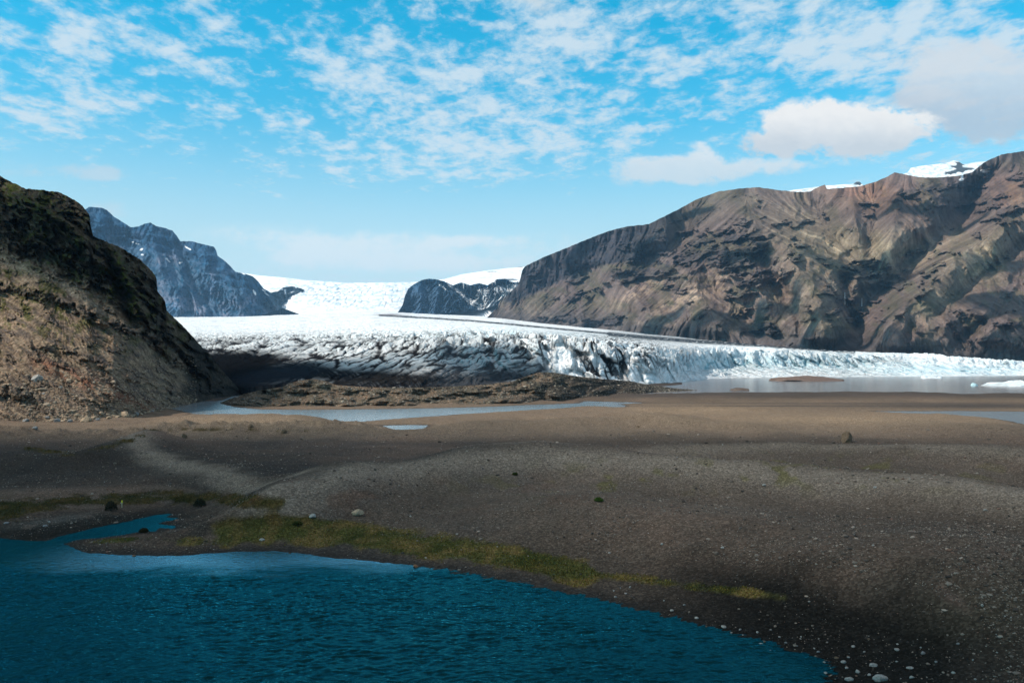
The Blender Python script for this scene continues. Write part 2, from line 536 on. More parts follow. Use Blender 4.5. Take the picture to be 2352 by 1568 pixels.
M['ice'] = ice_mat('glacier_ice')
M['snow'] = ice_mat('snow_and_firn', sc=(.008, .04))


def water(name, base, rough, waves, strength, dist, rot=0.0, spec=.5, tint=(1, 1, 1)):
    def build(t, b, o):
        pos = t.n('ShaderNodeNewGeometry').outputs['Position']
        mp = t.n('ShaderNodeMapping', {'Vector': pos, 'Rotation': (0, 0, rot), 'Scale': (.5, 1.0, 1.0)}).outputs[0]
        h = None
        for s, w in waves:
            q = t.m('MULTIPLY', t.noise(mp, s, 3, .5, .6), w)
            h = q if h is None else t.m('ADD', h, q)
        big = t.ramp(t.noise(pos, .06, 3, .5), .35, .65)
        st = t.m('MULTIPLY', t.m('ADD', .65, t.m('MULTIPLY', big, .5)), strength)
        bp = t.n('ShaderNodeBump', {'Strength': st, 'Distance': dist, 'Height': h})
        t.nt.links.new(bp.outputs[0], b.inputs['Normal'])
        b.inputs['Base Color'].default_value = c4(*base)
        b.inputs['Roughness'].default_value = rough
        b.inputs['IOR'].default_value = 1.33
        b.inputs['Specular IOR Level'].default_value = spec
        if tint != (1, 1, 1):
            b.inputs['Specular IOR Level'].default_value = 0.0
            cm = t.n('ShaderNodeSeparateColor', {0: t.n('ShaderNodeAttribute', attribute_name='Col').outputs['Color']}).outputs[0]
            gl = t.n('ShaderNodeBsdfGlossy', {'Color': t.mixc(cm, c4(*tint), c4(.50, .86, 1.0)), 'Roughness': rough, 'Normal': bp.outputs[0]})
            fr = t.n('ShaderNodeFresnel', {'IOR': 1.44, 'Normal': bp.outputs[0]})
            mx = t.n('ShaderNodeMixShader', {0: t.m('ADD', fr.outputs[0], t.m('MULTIPLY', cm, .28), clamp=True), 1: b.outputs[0], 2: gl.outputs[0]})  # mirror strength raised in the calm band: pale reflection built into the material
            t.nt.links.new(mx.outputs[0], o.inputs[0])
    return material(name, build)


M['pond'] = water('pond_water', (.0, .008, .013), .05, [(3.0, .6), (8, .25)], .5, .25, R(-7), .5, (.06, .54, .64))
M['river'] = water('river_water', (.20, .24, .27), .18, [(.5, .6), (2, .4)], .5, .35)
M['lagoon'] = water('lagoon_water', (.21, .195, .20), .14, [(.25, .6), (1, .4)], .5, .4)


def flat_mat(name, col, var=.35, sc=3.0, rough=.9, bump=.5, dist=.05, spec=.2):
    def build(t, b, o):
        pos = t.n('ShaderNodeTexCoord').outputs['Object']
        q = t.noise(pos, sc, 6, .65)
        cc = t.mixc(t.ramp(q, .3, .7), c4(*[k * (1 - var) for k in col]), c4(*[min(k * (1 + var), 1) for k in col]))
        t.nt.links.new(cc, b.inputs['Base Color'])
        b.inputs['Roughness'].default_value = rough; b.inputs['Specular IOR Level'].default_value = spec
        bp = t.n('ShaderNodeBump', {'Strength': bump, 'Distance': dist, 'Height': q})
        t.nt.links.new(bp.outputs[0], b.inputs['Normal'])
    return material(name, build)


def attr_mat(name, rough=.9, spec=.2):
    def build(t, b, o):
        col = t.n('ShaderNodeAttribute', attribute_name='Col').outputs['Color']
        t.nt.links.new(col, b.inputs['Base Color'])
        b.inputs['Roughness'].default_value = rough; b.inputs['Specular IOR Level'].default_value = spec
    return material(name, build)


M['pebbles'] = attr_mat('pebble_stone'); M['blades'] = attr_mat('moss_blades', .8)
for n_, c_ in dict(pale=(.30, .285, .265), grey=(.20, .20, .20), tan=(.34, .25, .17), brown=(.13, .09, .06), dark=(.05, .045, .04), rust=(.2, .1, .06)).items():
    M['st_' + n_] = flat_mat(n_ + '_stone', c_)

# ================================================================== left hill
def build_hill():
    us = np.concatenate([np.arange(-900, -60, 12.0), np.arange(-60, 560, 1.3)])
    sil = [(-900, 160), (-500, 270), (-200, 345), (0, 403), (30, 420), (60, 433), (100, 436), (140, 444), (170, 458), (190, 473), (205, 492), (209, 520), (214, 543), (255, 558), (300, 582),
           (325, 600), (345, 620), (356, 632), (361, 645), (358, 662), (366, 675), (379, 690), (383, 712), (402, 732), (425, 752), (440, 770), (455, 787), (480, 810), (495, 830), (512, 852), (530, 872), (560, 905)]
    toe = [(-900, 1120), (-300, 1010), (0, 990), (120, 990), (200, 987), (260, 981), (320, 969), (380, 951), (440, 935), (500, 922), (560, 912)]
    top = ipl(us, sil) + (2.4 * fbm(us / 8, us * 0, 4, 3) + 5 * fbm(us / 38, us * 0, 3, 4)) * (us < 500); bot = ipl(us, toe)
    k = k_of(bot); Db = (-1.5 - CH) / k
    cl_dn = [(-300, 330), (0, 560), (100, 590), (200, 640), (300, 715), (380, 790), (440, 850), (500, 880)]

    def crags(U, V):
        wu = U + 14 * fbm(U / 30, V / 30, 3, 94); wv = V + 10 * fbm(U / 30, V / 30, 3, 95)
        a = (wu * .8 + wv * .6); b = (wv * .8 - wu * .6)
        q = fbm(a / 60, b / 22, 5, 96, .6)
        z = sm(45, -35, V - ipl(U, cl_dn))
        return sm(.02, .12, q + .10 * z - .10) * (.15 + .85 * z)

    def slope(U, V):
        cb = ipl(U, cl_dn)
        return .60 + .42 * sm(40, -50, V - cb) + .12 * fbm(U / 160, V / 160, 2, 5)

    def relief(U, V, D):
        wu = U + 14 * fbm(U / 50, V / 50, 3, 91); wv = V + 14 * fbm(U / 50, V / 50, 3, 92)
        a = (wu * .78 + wv * .62); b = (wv * .78 - wu * .62)       # along and across the dip
        r = 16 * fbm(a / 170, b / 70, 4, 21) + 6 * (.5 - rid(a / 120, b / 30, 4, 22))
        r = r + 1.8 * (.5 - rid(a / 30, b / 13, 4, 24)) + .9 * fbm(U / 6, V / 5, 3, 25)
        r = r + 16 * line(U, V, [(235, 560), (262, 620), (285, 690), (300, 730)], 11) - 12 * line(U, V, [(262, 570), (290, 640), (330, 720)], 9)
        r = r + 10 * line(U, V, [(372, 690), (368, 760), (420, 830), (450, 870)], 9)
        r = r + 12 * line(U, V, [(110, 450), (160, 500), (205, 530)], 10)
        upz = sm(40, -30, V - ipl(U, cl_dn))
        r = r * (.3 + .7 * upz) - 11 * crags(U, V)
        r = r + upz * 8 * (.5 - rid(wu / 40, wv / 30, 4, 29))
        for pl, w, am in (([(-100, 650), (0, 655), (80, 668), (150, 690), (230, 735), (330, 765), (420, 840)], 11, 9), ([(0, 570), (120, 630), (200, 660)], 8, 5),
                          ([(60, 790), (150, 800), (260, 850), (330, 880), (420, 905)], 8, 5), ([(-60, 880), (60, 905)], 14, 8)):
            r = r - am * line(U, V + 8 * fbm(U / 25, V / 25, 3, 2), pl, w) * sm(-.3, .2, fbm(U / 22, V / 18, 3, 33))
        e = sm(0, 60, V - ipl(U, sil)); f = sm(0, 30, ipl(U, toe) - V)
        r = r * (.35 + .65 * e) * f * D / 330.0
        return r + terraces(U, V, D, .9 * upz * e * f, 30, -.75, 1.0, 7) + terraces(U, V, D, .5 * upz * e * f, 11, -.7, 1.0, 8)

    U, V, D, n1, n2 = face_surface(us, bot, top, Db, 560, slope, relief, (1.6, .7), (22, 8), (6, 1), 3, 45)
    P = to_points(U, V, D)
    n = fbm(U / 40, V / 40, 5, 50); nf = fbm(U / 9, V / 8, 4, 51); nd = fbm((U * .85 + V * .5) / 45, (V * .85 - U * .5) / 10, 4, 52)
    c = np.zeros(P.shape) + np.array([.19, .135, .095])
    c = mix(c, (.11, .085, .07), sm(-.1, .3, nd))
    c = mix(c, (.25, .19, .135), sm(.05, .35, nd * -1 + .3 * nf) * .6)
    upz = sm(40, -40, V - (ipl(U, cl_dn) + 25 * n + 20))
    c = mix(c, (.062, .050, .034), upz * (.85 + .3 * nf))
    c = mix(c, (.10, .08, .065), upz * sm(.1, .35, nf + .4 * n2 * .3) * .35)
    c = mix(c, (.035, .030, .026), .55 * crags(U, V))
    green = sm(.05, .35, n + .5 * nf)
    c = mix(c, (.055, .062, .012), green * .75 * sm(880, 700, V))
    c = mix(c, (.06, .07, .01), (line(U, V, [(262, 590), (290, 650), (310, 710)], 14) + gs(U, V, 60, 470, 100, 26, 25) * .8 + gs(U, V, 80, 680, 60, 14, 20)) * sm(-.2, .2, nf))
    c = mix(c, (.07, .065, .02), .8 * (gs(U, V, 20, 660, 60, 16, 20) + gs(U, V, 130, 760, 50, 12, 30)) * sm(-.1, .2, nf))
    c = mix(c, (.20, .17, .13), .8 * (gs(U, V, 40, 610, 80, 14, 20) + gs(U, V, 200, 690, 80, 10, 35)))
    c = mix(c, (.055, .048, .042), .8 * (line(U, V, [(0, 660), (90, 676), (150, 695), (230, 735), (330, 768)], 9)) * sm(-.3, .1, nf))
    c = mix(c, (.20, .085, .05), .7 * line(U, V, [(90, 830), (180, 870), (270, 905), (350, 945)], 16) * sm(-.35, .1, nd))
    c = mix(c, (.075, .068, .062), .6 * line(U, V, [(60, 800), (150, 840), (260, 880), (330, 905)], 11) * sm(-.2, .2, nf))
    c = mix(c, (.32, .24, .165), .7 * gs(U, V, 240, 965, 120, 14))
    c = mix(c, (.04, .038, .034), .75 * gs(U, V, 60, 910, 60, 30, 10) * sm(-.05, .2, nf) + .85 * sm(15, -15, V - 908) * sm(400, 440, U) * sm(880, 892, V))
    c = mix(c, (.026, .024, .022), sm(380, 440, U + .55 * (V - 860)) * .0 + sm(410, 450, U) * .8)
    c *= (1 + .10 * np.clip(n1, -2, 2) + .05 * np.clip(n2, -2, 2) + .35 * fbm(U / 5, V / 4, 4, 777))[..., None]
    P2 = with_back(P, 380, 10, rough=14)
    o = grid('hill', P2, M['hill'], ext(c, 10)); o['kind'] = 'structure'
    return P, U, V


# ================================================================== moraine mound beyond the river
def build_moraine():
    us = np.arange(470, 1600, 1.4)
    topc = [(470, 930), (503, 926), (530, 915), (563, 904), (598, 896), (650, 888), (668, 878), (700, 872), (720, 870), (745, 874), (773, 884), (843, 889), (948, 890), (1018, 888),
            (1100, 884), (1176, 876), (1196, 868), (1238, 855), (1268, 855), (1313, 862), (1358, 868), (1448, 875), (1493, 884), (1540, 890), (1600, 896)]
    toe = [(470, 931), (503, 930), (535, 936), (598, 941), (703, 942.5), (948, 940), (1148, 935), (1268, 930), (1340, 922), (1400, 916), (1500, 905), (1600, 900)]
    top = ipl(us, topc) + 1.0 * fbm(us / 12, us * 0, 4, 3); bot = ipl(us, toe); k = k_of(bot); Db = (-1.0 - CH) / k

    def slope(U, V):
        s = .30 + 0 * U
        s = s + .35 * sm(915, 880, V) * sm(780, 700, U)
        return s * (1 - .45 * sm(1320, 1450, U)) + .03

    def relief(U, V, D):
        e = sm(0, 10, V - ipl(U, topc)) ; f = sm(0, 12, ipl(U, toe) - V)
        return (14 * fbm(U / 60, V / 24, 3, 21) + .4 * (rid(U / 34, V / 40, 4, 22) - .5)) * (.3 + .7 * e) * f
    U, V, D, n1, n2 = face_surface(us, bot, top, Db, 150, slope, relief, (2, 1), (10, 4), (4, 1), 4)
    P = to_points(U, V, D)
    n = fbm(U / 50, V / 22, 4, 60); nf = fbm(U / 8, V / 6, 4, 61)
    c = np.zeros(P.shape) + np.array([.155, .112, .08])
    c = mix(c, (.09, .08, .058), sm(-.1, .25, n) * .8)
    c = mix(c, (.19, .14, .10), gs(U, V, 640, 905, 70, 16) * .6)
    c = mix(c, (.035, .031, .028), sm(0, .25, nf + .5 * n) * sm(930, 890, V) * sm(780, 1000, U) * .9)
    c = mix(c, (.04, .036, .033), sm(1150, 1330, U + 3 * (V - 900)) * (.7 + .3 * sm(-.1, .2, nf)))
    c = mix(c, (.15, .085, .05), sm(.25, .4, fbm(U / 10, V / 30, 3, 66)) * .5 * sm(1100, 1000, U))
    c *= (1 + .13 * np.clip(n2, -2, 2))[..., None]
    P2 = with_back(P, 60, 5)
    o = grid('moraine_terrain', P2, M['moraine'], ext(c, 5)); o['kind'] = 'structure'
    return P, U, V


# ================================================================== glacier
GL = [  # u, foot v, foot D, crest v, crest D, top v, top D
    (330, 868, 600, 806, 900, 728, 4700), (480, 868, 560, 806, 860, 727.5, 4700), (560, 890, 470, 822, 740, 727, 4700), (700, 876, 470, 818, 720, 721, 4850), (860, 892, 430, 806, 680, 713, 5080),
    (1000, 892, 440, 797, 640, 721, 4850), (1150, 886, 520, 792, 650, 728, 4200), (1250, 862, 600, 792, 660, 742, 3300), (1400, 876, 640, 808, 690, 757, 2750),
    (1500, 884, 700, 826, 740, 768, 2350), (1560, 878, 790, 830, 860, 773, 2250), (1600, 872, 900, 814, 1080, 779, 2100), (1680, 868, 1040, 806, 1240, 786, 2000), (1800, 867, 1080, 804, 1280, 797, 1900),
    (1900, 866, 1110, 812, 1300, 804, 1800), (2000, 865, 1140, 818, 1320, 809, 1750), (2100, 864.5, 1165, 822, 1360, 813, 1720), (2200, 864, 1190, 830, 1360, 822, 1700), (2352, 862.5, 1250, 840, 1420, 834, 1680), (2700, 862, 1270, 842, 1450, 838, 1700)]


def build_glacier():
    us = np.arange(340, 2640, 1.25)
    g = [ipl(us, GL, j) for j in range(1, 7)]
    fv, fd, cv, cd, tv, td = g
    nf_, nt_ = 150, 330
    # front: foot to crest
    t = np.linspace(0, 1, nf_)[:, None]
    U1 = np.repeat(us[None], nf_, 0)
    V1 = fv + (cv - fv) * t
    wall = sm(960, 1080, us) * sm(1580, 1530, us)            # standing wall of dirty seracs
    blue = sm(1560, 1640, us) * sm(2060, 1980, us)            # low broken ice below a blue cliff
    pl_ = t ** 1.0
    pw = np.where(t < .12, t * 3.5, .42 + (t - .12) * .66)
    pb = np.where(t < .45, t * 1.9, .855 + (t - .45) * .26)
    pr = t ** .8
    w0 = np.clip(1 - wall - blue, 0, 1)
    right = sm(2000, 2060, us)
    prof = wall * pw + blue * pb + w0 * (right * pr + (1 - right) * pl_)
    D1 = fd + (cd - fd) * prof
    # body: crest to the foot of the mountains, an even gradient
    kC, kT = k_of(cv), k_of(tv)
    cc = (kT - kC) / (1 / cd - 1 / td)
    t2 = np.linspace(0, 1, nt_ + 1)[1:, None]
    K2 = kC + (kT - kC) * t2
    D2 = 1 / (1 / cd - (K2 - kC) / cc)
    a = (K2 * CT - ST) / (CT + K2 * ST); V2 = 784 - F * a
    U = np.concatenate([U1, np.repeat(us[None], nt_, 0)], 0); V = np.concatenate([V1, V2], 0); D = np.concatenate([D1, D2], 0)
    P = to_points(U, V, D)
    X, Y, Z = P[..., 0], P[..., 1], P[..., 2]
    S = np.cumsum(np.concatenate([np.zeros((1, len(us))), np.linalg.norm(np.diff(P, axis=0), axis=-1)], 0), 0)
    S = S - S[nf_ - 1]                                       # metres up-glacier from the crest
    front = sm(25, -5, S)
    # ice relief: tilted blades and blocks between crevasses
    wx = X + 14 * fbm(X / 60, S / 60, 3, 5); ws = S + 14 * fbm(X / 60, S / 60, 3, 6)
    lean = .45
    f1, f2, cid = wor((wx + lean * ws) / 15, (ws - .35 * wx) / 26, 3)
    e = f2 - f1
    f1b, f2b, cidb = wor((wx + .8 * ws) / 6.5, (ws - .3 * wx) / 11, 8)
    eb = f2b - f1b
    rg = rid((wx + .5 * ws) / 42, (ws - .4 * wx) / 60, 5, 15)
    left = sm(1080, 900, U) * front
    amp = (5.5 * sm(-90, 0, S) * sm(500, 60, S) + 2.2 * sm(900, 250, S) + 1.2) * (1 - .55 * left) * (1 - .55 * sm(1080, 820, U) * sm(420, 150, S) * (1 - front))
    bump = amp * (sm(0, .35, e) * (.25 + .75 * cid) - .5) + amp * .28 * (sm(0, .4, eb) * (.4 + .6 * cidb) - .5) + amp * 1.1 * (rg - .45)
    # long overlapping scales of ice at the left and centre of the front
    qu = U + 16 * fbm(U / 70, V / 24, 3, 301); qv = V + 5 * fbm(U / 60, V / 20, 3, 302) + 9 * np.sin(U / 150.0)
    qa = qu * .955 - qv * .296; qb = qu * .296 + qv * .955
    s1, s2, sid = wor(qa / 84, qb / 12.5, 51); t1, t2, tid = wor(qa / 30, qb / 5.6, 52)
    es = s2 - s1; et = t2 - t1
    zs = sm(772, 792, V + 5 * fbm(U / 40, V / 20, 3, 303)) * sm(1275, 1225, U + 1.2 * (840 - V)) * sm(900, 884, V)
    bump = bump * (1 - .5 * zs) + zs * (2.2 * (sm(0, .3, es) * (.4 + .6 * sid) - .4) + .5 * (sm(0, .4, et) - .5))
    fade = sm(0, 14, np.arange(P.shape[0])[:, None] + 0 * U)
    clean_band = sm(25, 4, np.abs(V - ipl(U, [(1100, 741), (1400, 768), (1560, 784), (1700, 795), (1850, 806), (2100, 818)]))) * sm(1150, 1300, U) * sm(2150, 2000, U)
    bump *= (1 - .6 * clean_band)
    P[..., 2] = Z + bump * fade * np.where(S < 0, .55, 1.0)
    # push and pull on the standing front
    wf1, wf2, wcid = wor((X + .5 * Z) / 19, (Z * 1.1 - .25 * X) / 24, 21)
    we = sm(0, .35, wf2 - wf1)
    ff1, ff2, fcid = wor(X / 5.0, Z / 6.0, 25)
    push = (11 * (we * (.3 + .7 * wcid) - .45) + 3 * (sm(0, .4, ff2 - ff1) * fcid - .3) + 16 * (rid(X / 34, Z / 50, 4, 27) - .45))
    push *= fade * front * (wall + .9 * blue + .6 * right + .25 * w0 * (1 - right)) * sm(-2, 8, S - S[0])
    P[..., 1] -= push; P[..., 0] -= push * (U - 1176) / F
    # colours of the ice and its ash
    n = fbm(X / 90, S / 90, 4, 30); nf = fbm(X / 12, S / 16, 4, 31); st = fbm((X + .5 * S) / 11, (S - .3 * X) / 60, 4, 32)
    far = sm(200, 1800, S)
    c = np.zeros(P.shape) + np.array([.86, .88, .90])
    c = mix(c, (.55, .58, .62), .55 * sm(.05, .3, fbm(U / 34, V / 1.6, 4, 305)) * sm(500, 1300, S) * (1 - .8 * sm(1150, 1250, U)))
    c = mix(c, (.66, .80, .87), sm(-.05, .3, nf) * .5 * (1 - .75 * far))
    bl = np.clip(gs(U, V, 1850, 832, 190, 16) + .9 * gs(U, V, 1640, 835, 90, 18) + .8 * gs(U, V, 2180, 850, 230, 12) + .4 * gs(U, V, 1150, 770, 250, 10), 0, 1)
    c = mix(c, (.38, .64, .74), bl * (.45 + .9 * (1 - sm(0, .3, e * .5 + we * .25)) + .3 * nf))
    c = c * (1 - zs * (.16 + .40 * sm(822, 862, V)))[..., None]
    c = c * (1 - zs * .55 * np.abs(sid - .5))[..., None]
    scale_seam = np.maximum(sm(.30 + .35 * nf, .05, es), .8 * sm(.24, .03, et) * sm(-.25, .2, nf + n)) * np.clip(1.0 + 1.2 * n, .5, 1)
    # black seams between blades
    dirt = 1.15 * sm(752, 792, V + 7 * n) * sm(1640, 1400, U) + .35 * sm(800, 830, V) * sm(1500, 1700, U) * sm(2120, 1950, U) + .25 * gs(U, V, 1980, 826, 130, 8) + .10 * sm(1500, 300, S)
    dirt += .35 * gs(U, V, 700, 812, 260, 16) + .25 * gs(U, V, 1000, 778, 400, 8)
    dirt = np.clip(dirt, 0, 1.3)
    seam = np.maximum(sm(.20, .0, e * (1 + .8 * nf)), .8 * sm(.24, .0, eb))
    seamw = np.maximum(sm(.22, .0, (wf2 - wf1)), .7 * sm(.2, 0, ff2 - ff1))
    vst = fbm((X + .25 * Z) / 4.5, Z / 38, 4, 36)
    seam = np.where(front > .5, np.maximum(seam * .45, np.maximum(seamw * .9 * sm(-.2, .15, nf), .9 * sm(.08, .3, vst))), seam)
    streak = sm(.0, .32, st + .25 * nf)
    m = np.clip(seam * 1.2 + streak * .75, 0, 1) * np.clip(dirt, 0, 1) * (1 - .85 * gs(U, V, 1288, 832, 34, 34, 30)) * (1 - .7 * gs(U, V, 1500, 868, 60, 16))
    m = m * (1 - .85 * zs) + zs * np.clip(scale_seam, 0, 1)
    c = mix(c, (.016, .015, .017), m)
    # ash-covered ice at the left of the front, stripes
    st2 = fbm((U + .4 * V) / 110, (V + .30 * U * sm(1100, 500, U) - .16 * U * sm(700, 1100, U)) / 5.5, 4, 35)
    ash = sm(0, 1, np.clip(1.25 * line(U, V, [(470, 850), (560, 858), (700, 855), (850, 868), (1000, 876), (1150, 876)], 16) + .8 * gs(U, V, 620, 835, 110, 20) + sm(876, 888, V) * sm(1250, 1100, U) + .9 * gs(U, V, 1180, 862, 60, 14), 0, 1.2) + .35 * n)
    c = mix(c, (.006, .006, .008), ash * np.clip(.96 + .9 * np.minimum(st2 + .05, 0), .3, 1))
    c = mix(c, (.016, .015, .015), np.clip(1.1 * gs(U, V, 560, 825, 60, 15) + .9 * line(U, V, [(500, 845), (560, 862), (620, 870)], 9) + 1.1 * line(U, V, [(770, 882), (850, 868), (950, 872), (1120, 876)], 8), 0, 1) * sm(-.3, .1, nf + .2))
    # black debris and slate slope; shadow on the centre front put into colour
    c = mix(c, (.006, .006, .007), sm(655, 600, U + 14 * nf + .8 * (V - 840)) * sm(800, 816, V + 8 * n))
    c = mix(c, (.016, .020, .028), .9 * sm(.2, .8, gs(U, V, 640, 862, 120, 22, -8)))
    c = mix(c, (.15, .165, .19), .25 * sm(960, 1040, U) * sm(1262, 1225, U + 1.5 * (840 - V)) * front)
    # medial moraine and its branch
    med = line(U, V + .8 * fbm(X / 60, S / 60, 3, 77), [(872, 724), (1000, 731), (1100, 738), (1250, 752), (1400, 766)], 1.7) + \
        line(U, V + 1.0 * fbm(X / 50, S / 60, 3, 78), [(1400, 767), (1500, 776), (1600, 784), (1750, 793), (1850, 802), (1960, 808)], 4.2) + line(U, V, [(1480, 766), (1600, 775), (1750, 785), (1900, 800)], 1.2)
    c = mix(c, (.035, .045, .055), np.clip(1.6 * med, 0, 1) * sm(-.5, -.1, nf))
    c = mix(c, (.12, .10, .11), .8 * gs(U, V, 895, 723, 32, 2.2))
    zz = P[..., 2].copy()
    P = np.concatenate([P, P[-1:] + np.array([0, 150.0, -60])], 0)
    low = P[:1].copy(); low[..., 2] = -4
    P = np.concatenate([low, P], 0)
    c = np.concatenate([c[:1], c, c[-1:]], 0)
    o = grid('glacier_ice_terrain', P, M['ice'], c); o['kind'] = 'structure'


# ================================================================== mountains
def build_right_mountain():
    us = np.concatenate([np.arange(1090, 2480, 1.5), np.arange(2480, 3500, 14.0)])
    sil = [(1090, 744), (1120, 728), (1140, 708), (1150, 690), (1160, 682), (1175, 668), (1190, 655), (1195, 640), (1199, 622), (1205, 612), (1250, 590), (1300, 570), (1350, 549), (1400, 530), (1440, 520), (1490, 515), (1520, 500), (1560, 480),
           (1600, 458), (1650, 440), (1700, 433), (1740, 430), (1790, 437), (1830, 441), (1862, 440), (1872, 433), (1895, 424), (1899, 434), (1930, 432), (1975, 428), (2010, 418), (2040, 405), (2055, 396), (2075, 400), (2110, 407), (2150, 408), (2200, 404), (2232, 396),
           (2262, 372), (2300, 355), (2352, 347), (2420, 342), (2600, 380), (2900, 470), (3500, 700)]
    toe = [(1090, 746), (1120, 740), (1200, 750), (1400, 765), (1600, 783), (1850, 806), (2100, 820), (2352, 836), (2700, 845), (3500, 850)]
    dtoe = [(1090, 3500), (1120, 3450), (1250, 3050), (1400, 2650), (1600, 2120), (1850, 1880), (2100, 1740), (2352, 1700), (2700, 1600), (3500, 1400)]
    top = ipl(us, sil) + 1.3 * fbm(us / 10, us * 0, 4, 8) * (us > 1200); bot = ipl(us, toe); Db = ipl(us, dtoe)
    cliff = [(1150, 700), (1190, 690), (1240, 668), (1300, 640), (1380, 610), (1450, 600), (1530, 585), (1560, 540), (1600, 480)]

    def slope(U, V):
        s = .52 + .10 * fbm(U / 300, V / 300, 2, 5)
        s = s + 2.2 * sm(12, -16, V - ipl(U, cliff)) * sm(1570, 1500, U) * sm(1130, 1180, U)
        return np.maximum(s, .36)

    def crag_zone(U, V):
        return np.clip(gs(U, V, 1680, 560, 120, 50) + gs(U, V, 1500, 620, 120, 30, -10) + gs(U, V, 1720, 640, 60, 60) + .9 * gs(U, V, 2150, 440, 130, 40, -5) + .9 * gs(U, V, 2040, 640, 110, 40)
                       + 1.0 * gs(U, V, 1950, 710, 60, 45) + .6 * gs(U, V, 1330, 740, 120, 20) + .5 * gs(U, V, 2300, 460, 90, 60), 0, 1)

    def outcrops(U, V):
        wu = U + 16 * fbm(U / 40, V / 40, 3, 94); wv = V + 10 * fbm(U / 40, V / 40, 3, 95)
        q = fbm(wu / 75, (wv + .15 * wu) / 24, 5, 96, .6)
        return sm(.10, .17, q + .22 * crag_zone(U, V) - .145) * sm(0, .1, crag_zone(U, V) + .4 * fbm(U / 120, V / 120, 2, 97))

    def relief(U, V, D):
        e = .25 + .75 * sm(0, 45, V - ipl(U, sil)); f = sm(0, 35, ipl(U, toe) - V)
        r = 260 * line(U, V, [(2270, 400), (2235, 450), (2190, 520), (2120, 585), (2060, 640), (2000, 690), (1978, 740), (1965, 800)], 42)
        r += 120 * line(U, V, [(2235, 420), (2215, 480)], 22) + 130 * line(U, V, [(1940, 640), (1942, 700), (1965, 745)], 16)
        r += 110 * line(U, V, [(1880, 470), (1930, 560), (1960, 620)], 40) + 70 * line(U, V, [(2010, 440), (2000, 540), (1990, 620)], 26)
        r -= 170 * line(U, V, [(1700, 440), (1725, 500), (1780, 545), (1830, 620), (1880, 690), (1910, 770)], 46)
        r -= 140 * line(U, V, [(2352, 470), (2260, 550), (2150, 650), (2060, 720), (2030, 790)], 50)
        r -= 110 * gs(U, V, 2250, 740, 160, 70)
        r -= 60 * line(U, V, [(2060, 450), (2050, 540), (2040, 600)], 17) + 60 * line(U, V, [(1960, 470), (1975, 560), (1985, 600)], 14)
        r -= 90 * line(U, V, [(1530, 520), (1580, 600), (1600, 680), (1640, 760)], 34) + 60 * line(U, V, [(1400, 600), (1440, 680), (1500, 750)], 30)
        r += 100 * line(U, V, [(1560, 560), (1640, 660), (1700, 720), (1760, 780)], 30) + 60 * line(U, V, [(1330, 640), (1360, 700), (1420, 755)], 26)
        r -= 80 * line(U, V, [(1640, 560), (1730, 600), (1740, 660), (1760, 720)], 24)
        r += 70 * line(U, V, [(1745, 590), (1795, 660), (1840, 740)], 18)
        r += 50 * line(U, V, [(2352, 560), (2250, 640), (2160, 720)], 14) + 40 * line(U, V, [(2352, 660), (2280, 730), (2200, 780)], 12)
        wu = U + 25 * fbm(U / 80, V / 80, 3, 91); wv = V + 25 * fbm(U / 80, V / 80, 3, 92)
        r += 110 * (.5 - rid(wu / 120, wv / 150, 4, 23)) + 20 * (.5 - rid(wu / 34, wv / 40, 3, 26)) + 16 * (.5 - rid(U / 11, V / 26, 3, 28)) * sm(30, -10, V - ipl(U, cliff)) * sm(1560, 1520, U)
        r = r * e * f
        oc = outcrops(U, V)
        return r - 42 * oc * e * f + terraces(U, V, D, crag_zone(U, V) * e * f * sm(-.2, .3, fbm(U / 60, V / 60, 3, 93)), 30, .16, 1.1, 7, 1.5) + terraces(U, V, D, .7 * oc * e * f, 9, .12, 1.0, 8, 1.3)
    U, V, D, n1, n2 = face_surface(us, bot, top, Db, 400, slope, relief, (7, 1.6), (55, 22), (8, 1), 5, 18)
    P = to_points(U, V, D)
    n = fbm(U / 70, V / 60, 5, 60); nf = fbm(U / 14, V / 11, 5, 61); nm = fbm(U / 35, V / 28, 5, 62)
    c = np.zeros(P.shape) + np.array([.142, .107, .098])
    c = mix(c, (.115, .095, .072), sm(-.05, .3, n))
    c = mix(c, (.20, .145, .12), sm(0, .3, nm) * .4)
    fan = gs(U, V, 2030, 580, 150, 50) + gs(U, V, 1870, 560, 120, 60, 30) + .9 * gs(U, V, 2250, 600, 170, 40, -40) + .6 * gs(U, V, 1880, 700, 60, 60)
    c = mix(c, (.27, .215, .15), np.clip(fan, 0, 1) * (.75 + .3 * nm))
    c = mix(c, (.33, .27, .19), np.clip(fan, 0, 1) * sm(.3, 1.6, n1 + n2 * .5) * .6)
    c = mix(c, (.24, .13, .09), np.clip(gs(U, V, 1990, 440, 90, 40, 10) + .8 * gs(U, V, 2330, 440, 70, 40), 0, 1) * (.7 + .5 * nf))
    pink = gs(U, V, 1490, 660, 80, 16, -25) + gs(U, V, 1560, 690, 80, 18, -30) + gs(U, V, 1640, 650, 60, 30, -30) + .8 * gs(U, V, 1510, 745, 60, 14) + .8 * gs(U, V, 1250, 725, 90, 16, 10) + .8 * gs(U, V, 1700, 720, 60, 40, -40) + .7 * gs(U, V, 1800, 660, 60, 60, -40)
    c = mix(c, (.33, .24, .18), np.clip(pink, 0, 1) * sm(-.25, .15, nf + .3 * n2 * .4))
    c = mix(c, (.085, .085, .045), .45 * sm(.05, .3, fbm(U / 45, V / 30, 4, 67)) * sm(520, 580, V) * sm(800, 740, V))
    c = mix(c, (.085, .075, .075), sm(10, 60, V - (ipl(U, toe) - 75) + 18 * nm) * .85)  # shade along the mountain foot, put into the rock colour
